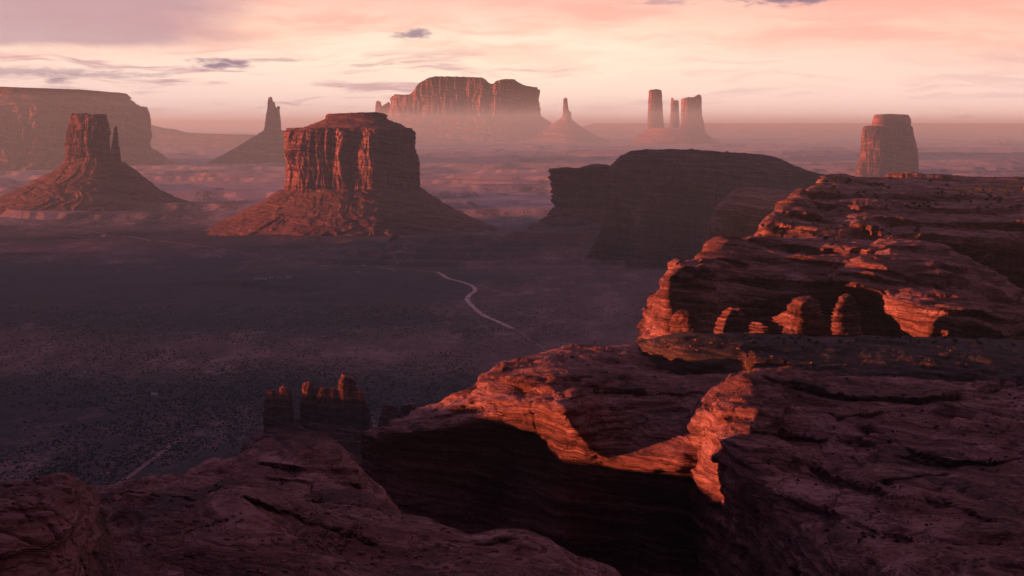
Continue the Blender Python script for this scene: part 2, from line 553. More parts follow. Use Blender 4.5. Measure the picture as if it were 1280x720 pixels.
def build_ground():
    py = np.concatenate([np.linspace(165, 176, 60)[:-1], np.linspace(176, 235, 190)[:-1], np.linspace(235, 700, 560)])
    D = np.concatenate([[110000.0], Dground(py), [1200, 900, 600, 300, 60.0]])
    fine = np.linspace(-20.5, 20.5, 1150)
    coarse = np.linspace(20.5, 339.5, 120)[1:-1]
    ang = np.radians(np.concatenate([fine, coarse]))
    A, R = np.meshgrid(ang, D)
    X, Y = R * np.sin(A), R * np.cos(A)
    Z = gz(X, Y)
    V = np.stack([X, Y, Z], -1).reshape(-1, 3)
    Fq = grid_faces(len(D), len(ang), wrap=True)[:, ::-1]
    # close the middle
    c = len(V)
    V = np.concatenate([V, [[0, 0, gz(0, 0)]]])
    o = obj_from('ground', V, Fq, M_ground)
    bpy.context.view_layer.update()
    o['kind'] = 'structure'
    return o


build_ground()


# ------------------------------------------------------------------ buttes and mesas
def tier(name, levels, Dc, parent, mat, style='cliff', sky=None, ry=0.8, e=0.75, n=500, m=110, k=14,
         amp=1.0, seed=0.0, loc=(0, 0, 0), lam=None, bottom=None, yoff=0.0, shear=0.0):
    """one storey of a butte. levels: (row, left px, right px) from the foot to the top; sky: skyline of the top (px, row)"""
    lv = np.array(levels, float)
    ty = lv[:, 0]
    order = np.argsort(-ty)
    lv = lv[order]
    ty = lv[:, 0]
    xl, _, zz = P(lv[:, 1], ty, Dc)
    xr, _, _ = P(lv[:, 2], ty, Dc)
    t_of = (zz - zz[0]) / (zz[-1] - zz[0])
    if sky is not None:
        sk = np.array(sky, float)
        sx, _, sz = P(sk[:, 0], sk[:, 1], Dc)
    t = np.linspace(0, 1, m)
    L = np.interp(t, t_of, xl)
    R = np.interp(t, t_of, xr)
    th = np.linspace(0, 2 * np.pi, n, endpoint=False)
    c, s = np.cos(th), np.sin(th)
    c = np.sign(c) * np.abs(c) ** e
    s = np.sign(s) * np.abs(s) ** e
    cx, rx = (L + R) / 2, (R - L) / 2
    W = rx.max()
    # the depth follows the width at the foot, keeping the same setbacks
    setb = rx.max() - rx
    ryv = np.maximum(ry * W - setb * (1.0 if style != 'talus' else ry), 0.12 * W * ry)
    X = cx[:, None] + rx[:, None] * c[None, :]
    Y = Dc + yoff + ryv[:, None] * s[None, :]
    lam = lam or W / 5.0
    nx = rx[:, None] * 0 + c[None, :]
    ny = rx[:, None] * 0 + s[None, :]
    nl = np.hypot(nx, ny) + 1e-9
    nx, ny = nx / nl, ny / nl
    zt = zz[-1]
    if sky is not None:
        lam0 = lam or W / 5.0
        top = np.interp(X, sx, sz) + 0.05 * lam0 * noise(X / (lam0 * 0.22), Y / (lam0 * 0.22), seed + 50, 3)
    else:
        top = np.full_like(X, zt)
    Z = zz[0] + t[:, None] * (top - zz[0])
    # keep the traced silhouette: displacement mostly on the faces, less on the flanks
    if style == 'cliff':
        wx = X + 0.25 * lam * noise(X / lam, Y / lam, Z / lam * 0.6 + seed, 2)
        a = noise(wx / lam, Y / lam, Z / (lam * 9) + seed, 2)
        a2 = ridged(wx / (lam * 0.42), Y / (lam * 0.42), Z / (lam * 5) + seed + 9, 2)
        a3 = ridged(wx / (lam * 0.13), Y / (lam * 0.13), Z / (lam * 0.9) + seed + 4, 3)
        vary = 0.5 + 0.9 * np.clip(noise(X / lam, Y / lam, Z / (lam * 1.2) + seed + 30, 2) + 0.4, 0, 1)
        led = noise(X / lam * 0.25, Y / lam * 0.25, Z / (lam * 0.14) + seed + 2, 2)
        rg = noise(X / (lam * 0.09), Y / (lam * 0.09), Z / (lam * 0.12) + seed, 2)
        d = lam * amp * (0.42 * a + (0.18 * a2 + 0.09 * a3) * vary + 0.06 * led + 0.03 * rg)
        jn = np.abs(noise(wx / (lam * 0.55) + 40, Y / (lam * 0.55), Z / (lam * 5) + seed, 2))
        jn2 = np.abs(noise(wx / (lam * 0.22) + 70, Y / (lam * 0.22), Z / (lam * 2.5) + seed, 2))
        d = d - lam * (0.20 * np.exp(-(jn / 0.035) ** 2) + 0.07 * np.exp(-(jn2 / 0.04) ** 2))
        d = d - lam * amp * 0.14
    elif style == 'ledge':
        a = noise(X / lam, Y / lam, Z / lam + seed, 3)
        led = noise(X / lam * 0.2, Y / lam * 0.2, Z / (lam * 0.09) + seed + 2, 3)
        d = lam * amp * (0.2 * a + 0.16 * led)
    else:
        fall = 1 - t[:, None]
        ang = np.arctan2(s, c)[None, :] + 0 * X
        wob = 0.5 * noise(X / (lam * 1.2), Y / (lam * 1.2), seed + 3, 2)
        g1 = ridged(np.cos(ang + wob) * 4 + seed, np.sin(ang + wob) * 4, Z / (lam * 2.0), 3)
        g2 = ridged(X / (lam * 0.42), Y / (lam * 0.42), Z / (lam * 0.5) + seed, 4, 0.6)
        g3 = noise(X / (lam * 0.10), Y / (lam * 0.10), Z / (lam * 0.10) + seed, 3, 0.7)
        d = lam * amp * (0.24 * g1 * (0.3 + fall) + 0.07 * g2 + 0.035 * g3)
        zq = Z / (lam * 0.22) + 0.8 * noise(X / lam, Y / lam, seed + 8, 2)
        fz = zq - np.floor(zq)
        stp = np.where(fz < 0.8, fz / 0.8, 1 - (fz - 0.8) / 0.2)
        sm_ = sst(noise(X / (lam * 1.1), Y / (lam * 1.1), Z / (lam * 0.5) + seed + 20, 2), -0.05, 0.2)
        d = d - lam * amp * 0.15 * stp * sm_
    X = X + nx * d
    Y = Y + ny * d
    Y = Y + shear * (X - cx.mean())
    if style == 'talus':
        Z = Z + amp * lam * 0.05 * noise(X / (lam * 0.2), Y / (lam * 0.2), seed, 3)
    Vr = [np.stack([X, Y, Z], -1)]
    # cap
    cxx, cyy = X[-1].mean(), Y[-1].mean()
    for q in np.linspace(0, 1, k + 1)[1:]:
        qq = 1 - q * 0.995
        xx = cxx + (X[-1] - cxx) * qq
        yy = cyy + (Y[-1] - cyy) * qq
        if sky is not None:
            zc = np.interp(xx, sx, sz)
            zr = zc + 0.05 * lam * noise(xx / (lam * 0.22), yy / (lam * 0.22), seed + 50, 3) + 0.08 * lam * amp * noise(xx / (lam * .5), yy / (lam * .5), seed, 2) * sst(q, 0, 0.3)
        else:
            zr = np.full_like(xx, Z[-1].mean()) + 0.06 * lam * amp * noise(xx / (lam * .5), yy / (lam * .5), seed, 2)
        Vr.append(np.stack([xx, yy, zr], -1)[None])
    V = np.concatenate(Vr, 0)
    mm = V.shape[0]
    Fq = grid_faces(mm, n, wrap=True)
    o = obj_from(name, V.reshape(-1, 3), Fq, mat, parent, loc=loc)
    return o


def butte(name, label, px, Dc, tiers, cat='butte', group=None):
    x, y, _ = P(px, 300, Dc)
    loc = (float(x), float(y), float(gz(x, y)))
    e = empty(name, loc, label, cat, group)
    for kw in tiers:
        kw = dict(kw)
        nm = kw.pop('part')
        o = tier(nm, parent=e, Dc=kw.pop('D', Dc), loc=loc, **kw)
    return e


# the wide butte in the middle
butte('sandstone_butte', 'broad flat-topped red butte with sunlit left wall standing on a cone of rubble', 440, 6300, [
    dict(part='talus_slope', style='talus', mat=M_talus, levels=[(296, 248, 640), (285, 268, 612), (274, 290, 585), (262, 312, 562), (252, 330, 547), (242, 346, 533), (234, 360, 521)],
         ry=1.0, e=1.0, n=900, m=150, lam=120, amp=1.0, seed=3.1),
    dict(part='cliff', mat=M_cliff, levels=[(250, 358, 526), (236, 359, 524), (215, 360, 522), (200, 361, 520), (180, 362, 518), (165, 363, 516), (160, 366, 512)], ry=0.85, e=0.72, n=1100, m=170, lam=95, amp=1.1, seed=1.7, shear=0.05),
    dict(part='cap_rock', style='ledge', mat=M_talus, levels=[(166, 363, 515), (161, 367, 512), (157, 378, 506), (153, 388, 500), (149, 399, 492), (146.5, 404, 486), (146, 406, 484), (141.5, 407, 483)],
         sky=[(360, 150), (403, 146), (412, 142.5), (440, 141.5), (470, 140.5), (480, 142), (486, 146)], ry=0.8, e=0.85, n=900, m=90, lam=45, amp=1.3, seed=5.0),
])

# mitten with a thumb at the left
butte('sandstone_butte', 'narrow red butte with a thin thumb of rock at its right edge', 117, 7600, [
    dict(part='talus_slope', style='talus', mat=M_talus, levels=[(268, -60, 270), (262, -30, 248), (252, -8, 224), (240, 22, 196), (228, 45, 182), (216, 66, 168), (204, 84, 152), (196, 92, 143)],
         ry=1.0, e=1.0, n=900, m=150, lam=110, amp=1.0, seed=13.1),
    dict(part='cliff', mat=M_cliff, levels=[(212, 84, 138), (190, 86, 137.5), (165, 89, 137), (150, 92, 136), (143, 94, 134)],
         sky=[(84, 150), (92, 144), (96, 142), (107, 142), (109.5, 147), (113, 143.5), (131, 143), (134, 145), (138, 155)], ry=0.9, e=0.75, n=1000, m=170, lam=62, amp=1.35, seed=11.7),
    dict(part='thumb', mat=M_cliff, levels=[(214, 134, 152), (190, 138.5, 149.5), (175, 141.5, 148.2), (160, 143, 147.5)], sky=[(138, 166), (143, 160), (145.5, 157), (147.5, 160), (151, 168)], ry=0.9, e=0.9, n=200, m=90, lam=28, amp=0.7, seed=12.0),
])

# the great mesa at the left edge
butte('mesa', 'huge flat mesa filling the left edge behind the narrow butte', -160, 16000, [
    dict(part='talus_slope', style='talus', mat=M_far, levels=[(240, -700, 285), (232, -690, 262), (222, -670, 236), (210, -660, 214), (198, -650, 195), (184, -640, 178), (176, -630, 170)],
         ry=0.42, e=0.7, n=1500, m=110, lam=276, amp=1.1, seed=21.1),
    dict(part='cliff', mat=M_far, levels=[(190, -640, 178), (183, -638, 176), (160, -636, 175), (140, -634, 173.5), (133, -630, 171)], ry=0.42, e=0.55, n=2000, m=120, lam=253, amp=0.75, seed=22.7),
    dict(part='cap_rock', style='ledge', mat=M_far, levels=[(135, -628, 171), (127, -610, 161), (119, -600, 152), (118.5, -596, 156), (112, -590, 150)],
         sky=[(-620, 108), (0, 110), (60, 112), (128, 114), (152, 117), (170, 126)], ry=0.4, e=0.55, n=1200, m=50, lam=115, amp=0.9, seed=23.0),
], cat='mesa')

# thin spire behind the two buttes
butte('rock_spire', 'thin leaning rock spire on a wide cone between the two red buttes', 340, 16500, [
    dict(part='talus_slope', style='talus', mat=M_far, levels=[(226, 222, 452), (218, 240, 440), (205, 262, 418), (190, 288, 392), (178, 308, 374), (168, 324, 357), (163, 329, 353)],
         ry=1.0, e=1.0, n=700, m=100, lam=172, amp=0.9, seed=31.1),
    dict(part='cliff', mat=M_far, levels=[(172, 327, 355), (163, 329, 351.5), (150, 331, 350.8), (140, 333, 350.5), (134, 334.4, 350)], sky=[(328, 150), (333, 136), (334.5, 129), (336, 122), (339, 121), (341, 127), (343, 127.5), (344, 133), (346, 136), (347.5, 132.5), (350, 133.5), (352, 140)],
         ry=0.7, e=0.85, n=400, m=110, lam=71, amp=0.5, seed=32.7),
])

# long mesa on the skyline
butte('mesa', 'long hazy mesa on the skyline with a notch in its top', 575, 45000, [
    dict(part='talus_slope', style='talus', mat=M_far, levels=[(206, 360, 800), (196, 400, 775), (186, 425, 745), (175, 440, 720), (165, 452, 702), (156, 462, 690), (146, 470, 676)],
         ry=0.6, e=0.85, n=1000, m=100, lam=450, amp=1.0, seed=41.1),
    dict(part='cliff', mat=M_far, levels=[(160, 486, 676), (150, 487, 675), (130, 488, 674), (112, 489, 673), (100, 490, 672)],
         sky=[(487, 130), (489, 126), (492, 121), (497, 118.5), (505, 119.5), (518, 119), (521, 112), (527, 105), (537, 99.5), (547, 97), (575, 97.5), (604, 98.5), (608, 101), (612, 106.5), (617, 106), (624, 101.5), (632, 100), (643, 100.5), (650, 105), (657, 108), (669, 109.5), (672, 113)],
         ry=0.6, e=0.75, n=1500, m=120, lam=495, amp=0.8, seed=42.7, shear=0.08),
    dict(part='pinnacle', mat=M_far, levels=[(158, 467, 492), (140, 469, 490), (130, 470, 488)], sky=[(467, 130), (469.5, 127), (472, 126), (475.5, 127.5), (477, 133), (480, 131), (483, 129.5), (486, 127), (488, 131)], ry=0.5, e=0.9, n=300, m=60, lam=165, amp=0.5, seed=43.0),
], cat='mesa')

butte('rock_spire', 'small stepped spire on a low cone at the right foot of the hazy mesa', 708, 42000, [
    dict(part='talus_slope', style='talus', mat=M_far, levels=[(206, 600, 880), (190, 640, 810), (178, 660, 765), (170, 672, 745), (164, 680, 735), (158, 686, 725), (152, 696, 717), (147, 702, 713)],
         ry=0.9, e=1.0, n=500, m=90, lam=210, amp=0.8, seed=51.1),
    dict(part='cliff', mat=M_far, levels=[(156, 700, 717), (148, 702.3, 714.6), (140, 703.3, 714)], sky=[(702, 146), (703.6, 139), (704.2, 123.5), (706.5, 122), (709, 123), (709.8, 132), (711.3, 139), (713.6, 140), (715, 146)],
         ry=0.6, e=0.9, n=260, m=90, lam=90, amp=0.35, seed=52.7),
])

# towers right of the centre
butte('rock_towers', 'cluster of three sheer rock towers on a shared cone, with a gap after the first', 848, 36000, [
    dict(part='talus_slope', style='talus', mat=M_far, levels=[(212, 735, 975), (200, 760, 942), (190, 776, 922), (180, 788, 903), (172, 796, 888), (166, 804, 881), (160, 811, 875)],
         ry=0.8, e=0.95, n=700, m=100, lam=225, amp=0.8, seed=61.1),
    dict(part='tower', mat=M_far, levels=[(172, 806, 834), (164, 808.5, 830.5), (150, 809.5, 829.5), (130, 810, 828.5), (114, 810.5, 827.5)], sky=[(810, 115), (812, 112.5), (820, 111.5), (826, 112.5), (828, 115)],
         ry=0.9, e=0.75, n=360, m=110, lam=105, amp=0.4, seed=62.7, shear=0.4),
    dict(part='tower', mat=M_far, levels=[(172, 836, 851), (160, 837, 849.5), (130, 838.5, 848.5)], sky=[(838, 127), (839.5, 122), (841, 123), (842, 126), (845, 125), (848, 126.5)],
         ry=1.2, e=0.8, n=240, m=90, lam=68, amp=0.35, seed=63.7, shear=0.4),
    dict(part='tower', mat=M_far, levels=[(174, 846, 886), (166, 848, 882), (156, 850, 880), (145, 850.5, 878), (122, 851, 877)], sky=[(850, 126), (852, 123.5), (860, 121.5), (863, 122), (870, 121), (872, 119), (875, 118), (877, 120)],
         ry=0.8, e=0.75, n=460, m=110, lam=135, amp=0.45, seed=64.7, shear=0.4),
])

# butte behind the right plateau
butte('sandstone_butte', 'tall blocky butte with a square cap, rising behind the right-hand plateau', 1110, 12500, [
    dict(part='talus_slope', style='talus', mat=M_talus, levels=[(256, 990, 1240), (246, 1010, 1215), (236, 1040, 1185), (226, 1062, 1158), (220, 1070, 1150)],
         ry=1.0, e=1.0, n=500, m=60, lam=110, amp=1.0, seed=71.1),
    dict(part='cliff', mat=M_cliff, levels=[(236, 1062, 1153), (226, 1066, 1151.5), (215, 1069, 1151), (200, 1071.5, 1150.5), (190, 1073, 1150), (175, 1075, 1147), (163, 1076.5, 1144), (157.5, 1079, 1142)], ry=0.8, e=0.72, n=800, m=150, lam=100, amp=0.8, seed=72.7, shear=0.5),
    dict(part='cap_rock', style='ledge', mat=M_cliff, levels=[(160, 1086, 1140), (152, 1088.5, 1141), (147, 1089.5, 1141), (143.5, 1091, 1138)], sky=[(1088, 146), (1092, 143.5), (1110, 142.5), (1136, 143.5), (1141, 147)], ry=0.7, e=0.7, n=400, m=40, lam=45, amp=0.6, seed=73.0, shear=0.5),
])

# dark mesa in the shade
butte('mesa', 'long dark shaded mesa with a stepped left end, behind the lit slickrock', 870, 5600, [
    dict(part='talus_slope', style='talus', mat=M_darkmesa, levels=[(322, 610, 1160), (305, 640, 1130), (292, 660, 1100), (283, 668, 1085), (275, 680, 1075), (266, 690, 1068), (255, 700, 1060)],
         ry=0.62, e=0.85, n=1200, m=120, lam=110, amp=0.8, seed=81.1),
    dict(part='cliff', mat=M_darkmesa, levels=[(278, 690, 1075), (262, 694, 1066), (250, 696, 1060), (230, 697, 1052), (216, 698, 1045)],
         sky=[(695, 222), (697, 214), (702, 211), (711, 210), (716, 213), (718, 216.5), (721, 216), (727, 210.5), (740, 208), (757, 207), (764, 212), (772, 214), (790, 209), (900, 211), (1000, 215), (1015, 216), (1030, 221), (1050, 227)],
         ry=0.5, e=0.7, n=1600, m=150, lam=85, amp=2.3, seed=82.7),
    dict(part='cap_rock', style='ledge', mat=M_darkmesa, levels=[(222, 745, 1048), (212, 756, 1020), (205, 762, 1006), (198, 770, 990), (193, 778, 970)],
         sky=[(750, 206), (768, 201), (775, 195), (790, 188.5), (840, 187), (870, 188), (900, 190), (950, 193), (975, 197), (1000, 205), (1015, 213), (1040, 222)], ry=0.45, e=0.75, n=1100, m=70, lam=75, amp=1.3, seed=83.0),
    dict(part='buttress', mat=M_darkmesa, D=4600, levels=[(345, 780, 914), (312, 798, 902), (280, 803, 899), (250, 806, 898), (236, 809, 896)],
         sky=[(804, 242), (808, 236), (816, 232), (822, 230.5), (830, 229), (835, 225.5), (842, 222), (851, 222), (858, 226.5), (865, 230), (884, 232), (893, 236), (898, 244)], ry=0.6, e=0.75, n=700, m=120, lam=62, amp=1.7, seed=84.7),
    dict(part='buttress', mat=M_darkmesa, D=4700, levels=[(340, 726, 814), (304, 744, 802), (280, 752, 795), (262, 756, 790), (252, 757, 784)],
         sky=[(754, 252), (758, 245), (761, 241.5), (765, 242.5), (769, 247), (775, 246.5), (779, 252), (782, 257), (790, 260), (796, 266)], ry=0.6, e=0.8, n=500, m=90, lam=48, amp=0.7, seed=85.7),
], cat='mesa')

# low tableland far behind everything
butte('tableland', 'low pale tableland along the far right horizon', 1020, 62000, [
    dict(part='cliff', style='talus', mat=M_far, levels=[(180, 560, 1900), (172, 640, 1850), (163, 715, 1800), (157, 735, 1780), (154.6, 745, 1760)], ry=0.16, e=0.7, n=1200, m=50, lam=1600, amp=0.5, seed=91.0)], cat='tableland')
butte('tableland', 'low stepped tableland on the left horizon between the great mesa and the spire', 100, 34000, [
    dict(part='cliff', style='talus', mat=M_far, levels=[(196, -500, 520), (184, -480, 500), (176, -460, 470), (171, -440, 440)],
         sky=[(-500, 156), (175, 156), (182, 160.5), (205, 161.5), (208, 165), (240, 167.5), (290, 169), (345, 170), (440, 172)], ry=0.16, e=0.7, n=1200, m=50, lam=500, amp=0.4, seed=92.0)], cat='tableland')
butte('tableland', 'long lower bench beyond the rock towers and the blocky butte', 1130, 46000, [
    dict(part='cliff', style='talus', mat=M_far, levels=[(200, 850, 1800), (192, 880, 1780), (186, 910, 1760), (183, 930, 1740)],
         sky=[(880, 186), (940, 180), (1000, 178), (1050, 181), (1080, 187), (1200, 189), (1500, 186)], ry=0.14, e=0.7, n=1200, m=50, lam=600, amp=0.4, seed=93.0)], cat='tableland')

# unseen rock added left of the frame to throw shade over the valley
def side_mesa(name, label, x0, x1, y0, y1, top, seed, mat=M_cliff, lam=90.0, drop=None, rough=0.05, e=0.6, n=700):
    m = 60
    th = np.linspace(0, 2 * np.pi, n, endpoint=False)
    c, s = np.cos(th), np.sin(th)
    c = np.sign(c) * np.abs(c) ** e
    s = np.sign(s) * np.abs(s) ** e
    cx, cy, rx, ry = (x0 + x1) / 2, (y0 + y1) / 2, (x1 - x0) / 2, (y1 - y0) / 2
    base = (drop if drop is not None else float(gz(cx, cy)) - 20)
    rows = []
    for t in np.linspace(0, 1, m):
        flare = 1 + (0.35 * max(0, 0.45 - t) / 0.45) * min(1.0, 300 / min(rx, ry))
        rows.append(np.stack([cx + rx * flare * c, cy + ry * flare * s, np.full(n, base + t * 100.0)], -1))
    A = np.array(rows)
    tf = top if callable(top) else (lambda yy: top + 0 * yy)
    tp = tf(A[..., 1]) + rough * (tf(A[..., 1]) - base) * noise(A[..., 0] / (lam * 2.5), A[..., 1] / (lam * 2.5), seed, 3)
    tt = np.linspace(0, 1, m)[:, None]
    A[..., 2] = base + tt * (tp - base)
    d = lam * (0.4 * noise(A[..., 0] / lam, A[..., 1] / lam, A[..., 2] / (lam * 8) + seed, 3) + 0.15 * ridged(A[..., 0] / (lam * .35), A[..., 1] / (lam * .35), A[..., 2] / (lam * 5) + seed, 2))
    nl = np.hypot(c / rx, s / ry)
    A[..., 0] += d * (c / rx) / nl
    A[..., 1] += d * (s / ry) / nl
    cap = []
    for q in np.linspace(0, 1, 13)[1:]:
        k = 1 - q * 0.99
        B = A[-1].copy()
        B[:, 0] = cx + (B[:, 0] - cx) * k
        B[:, 1] = cy + (B[:, 1] - cy) * k
        B[:, 2] = tf(B[:, 1]) + rough * (tf(B[:, 1]) - base) * noise(B[:, 0] / (lam * 2.5), B[:, 1] / (lam * 2.5), seed, 3)
        cap.append(B)
    A = np.concatenate([A, np.array(cap)], 0)
    loc = (cx, cy, base)
    o = obj_from(name, A.reshape(-1, 3), grid_faces(A.shape[0], n, wrap=True), mat, None, loc=loc)
    tag(o, label, 'mesa')
    return o


def shade_top(y):
    """skyline of the added mesa, shaped for its shadow: low, a gap for sun on the fins, then high"""
    return (396 + 14 * sst(y, 420, 480) - 212 * sst(y, 985, 1020) + 372 * sst(y, 1300, 1345))


def shade_wall(name, label, cat, x0, x1, y0, y1, top, base, mat, seed, lam, step=12.0, foot=90.0):
    """unseen shade-casting wall of rock: cross-section swept along y under a given skyline"""
    ys = np.arange(y0 - foot, y1 + foot + 1, step)
    prof = [(x0 - foot, 0.0), (x0 - foot * .3, 0.25), (x0 - 6, 0.5), (x0, 0.8), (x0 + 3, 0.97), (x0 + 12, 1.0)]
    prof += [(x, 1.0) for x in np.linspace(x0 + 20, x1 - 20, 9)] if x1 - x0 > 60 else [((x0 + x1) / 2, 1.0)]
    prof += [(x1 - 12, 1.0), (x1 - 3, 0.97), (x1, 0.8), (x1 + 6, 0.5), (x1 + foot * .3, 0.25), (x1 + foot, 0.0)]
    px_, pt = np.array(prof).T
    Y, X = np.meshgrid(ys, px_, indexing='ij')
    T = np.broadcast_to(pt, X.shape)
    end = np.minimum(sst(Y, y0 - 5, y0 + 5), 1 - sst(Y, y1 - 5, y1 + 5))
    Z = base - 10 + (top(Y) - base + 10) * T * end
    Z = Z + T * end * 0.012 * (top(Y) - base) * noise(X / lam, Y / lam, seed, 3)
    X = X + 0.12 * lam * noise(Y / lam, Z / (lam * 3), seed + 2, 3) * np.where(T < 1, 1, 0)
    o = obj_from(name, np.stack([X, Y, Z], -1).reshape(-1, 3), grid_faces(*X.shape)[:, ::-1], mat, None, loc=((x0 + x1) / 2, (y0 + y1) / 2, base))
    return tag(o, label, cat)


shade_wall('mesa', 'unseen long mesa added left of the view to cast shade over the valley', 'mesa', -2470, -2050, -600, 4950, shade_top, -20.0, M_cliff, 101.0, 90.0)  # added out of view; its skyline is shaped to shade the valley

def close_left(rows, dpx, dy, dD):
    """let the left end of a sheet fall away instead of stopping short"""
    return [[(r[0][0] - dpx, r[0][1] + dy, r[0][2] + dD)] + list(r) for r in rows]


def shift(rows, xs, ds, w):
    """move the control points of a sheet nearer or farther, column by column"""
    out = []
    for r, k in zip(rows, w):
        out.append([(a, b, D + k * float(np.interp(a, xs, ds))) for a, b, D in r])
    return out


# ------------------------------------------------------------------ slickrock surfaces
PXN = 1.25      # photograph pixels per mesh column


def smooth1(a, w):
    if w < 1:
        return a
    k = np.exp(-0.5 * (np.arange(-3 * w, 3 * w + 1) / w) ** 2)
    k /= k.sum()
    p = np.pad(a, 3 * w, mode='edge')
    return np.convolve(p, k, 'valid')


def slick(A, s=1.0, seed=0.0, lump=1.0, ledge=1.0, tilt=(0.06, 0.03), crack=1.0, flip=1.0, big=0.0):
    """weathered sandstone relief: broad swells, undercut rounded beds, joints. s = scale in metres"""
    Nn = grid_normals(A) * flip
    X, Y, Z = A[..., 0], A[..., 1], A[..., 2]
    lum = 3.0 * noise(X / (34 * s), Y / (34 * s), Z / (16 * s) + seed, 4, 0.5)
    bil = np.abs(noise(X / (17 * s) + 5, Y / (17 * s), Z / (9 * s) + seed, 3, 0.5))
    A = A + Nn * ((lum + 2.6 * (bil - 0.22)) * s * lump)[..., None]
    Nn = grid_normals(A) * flip
    X, Y, Z = A[..., 0], A[..., 1], A[..., 2]
    wl = noise(X / (60 * s), Y / (60 * s), Z / (60 * s) + seed, 3, 0.45)
    # two sets of cross-beds with different dips, one truncating the other
    cs = noise(X / (70 * s) + 9, Y / (70 * s), Z / (13 * s) + seed, 2, 0.4)
    w = sst(cs, -0.02, 0.02)
    d = 0
    for wt, tx, ty in ((w, tilt[0] + 0.09, tilt[1] + 0.04), (1 - w, tilt[0] - 0.06, tilt[1] - 0.05)):
        b = Z + X * tx + Y * ty + 5.0 * s * wl
        for T, a, k in ((15.0, 4.2 * big, 5.7), (6.1, 1.5, 0.0), (2.3, 0.62, 3.3), (0.85, 0.20, 8.1)):
            if a == 0:
                continue
            T = T * s
            q = b / T + (1.1 if k == 5.7 else 0.5) * noise(X / (40 * s) + k, Y / (40 * s), Z / (40 * s) + k + seed, 2)
            fr = q - np.floor(q)
            prof = np.where(fr < 0.12, fr / 0.12, 1 - 0.85 * sst(fr, 0.12, 1.0))
            msk = np.clip(0.30 + 1.9 * noise(X / (38 * s) + k, Y / (38 * s) - k, Z / (9 * s) + seed, 2), 0, 1)
            d = d + wt * a * s * ledge * (prof - 0.5) * msk
    cr = np.abs(noise(X / (40 * s) + 31, Y / (40 * s), Z / (60 * s) + seed, 3, 0.55))
    d = d - 0.8 * s * crack * np.exp(-(cr / 0.010) ** 2)
    pit = noise(X / (7 * s), Y / (7 * s), Z / (2.5 * s) + seed, 2)
    pm = sst(noise(X / (50 * s), Y / (50 * s), Z / (20 * s) + seed + 60, 2), 0.1, 0.3)
    d = d - 0.35 * s * crack * sst(pit, 0.38, 0.52) * pm
    d = d + 0.36 * s * noise(X / (3.0 * s), Y / (3.0 * s), Z / (1.6 * s), 3, 0.6)
    A = A + Nn * d[..., None]
    return A


def scarp(A, lines):
    """step the sheet along the traced edges of the beds: the bed stands proud above, the rock is cut back below"""
    if not len(lines):
        return A
    A = A.copy()
    dz = A[..., 2] - CAMZ
    dep = A[..., 1] * math.cos(PITCH) - dz * math.sin(PITCH)
    up = A[..., 1] * math.sin(PITCH) + dz * math.cos(PITCH)
    px = 640 + F * A[..., 0] / dep
    py = 360 - F * up / dep
    for i, (poly, h) in enumerate(lines):
        q = np.array(poly, float)
        ly = np.interp(px, q[:, 0], q[:, 1]) + 2.2 * noise(px / 17.0, i * 3.7, 0.5, 2)
        L = q[-1, 0] - q[0, 0]
        fade = sst(px, q[0, 0] - 0.04 * L, q[0, 0] + 0.12 * L) * (1 - sst(px, q[-1, 0] - 0.12 * L, q[-1, 0] + 0.04 * L))
        fade = fade * (0.65 + 0.5 * noise(px / 40.0, i * 5.1, 2.5, 1))
        dy = py - ly
        below = np.where(dy > 0, sst(dy, 0.0, 1.6) * np.exp(-np.maximum(dy, 0) / 13.0), 0)
        above = np.where(dy <= 0, np.exp(np.minimum(dy, 0) / 9.0), 1 - sst(dy, 0.0, 1.6))
        A[..., 2] += h * fade * (0.45 * above - 0.75 * below)
        A[..., 1] += h * fade * (1.5 * below - 0.5 * above)
    return A


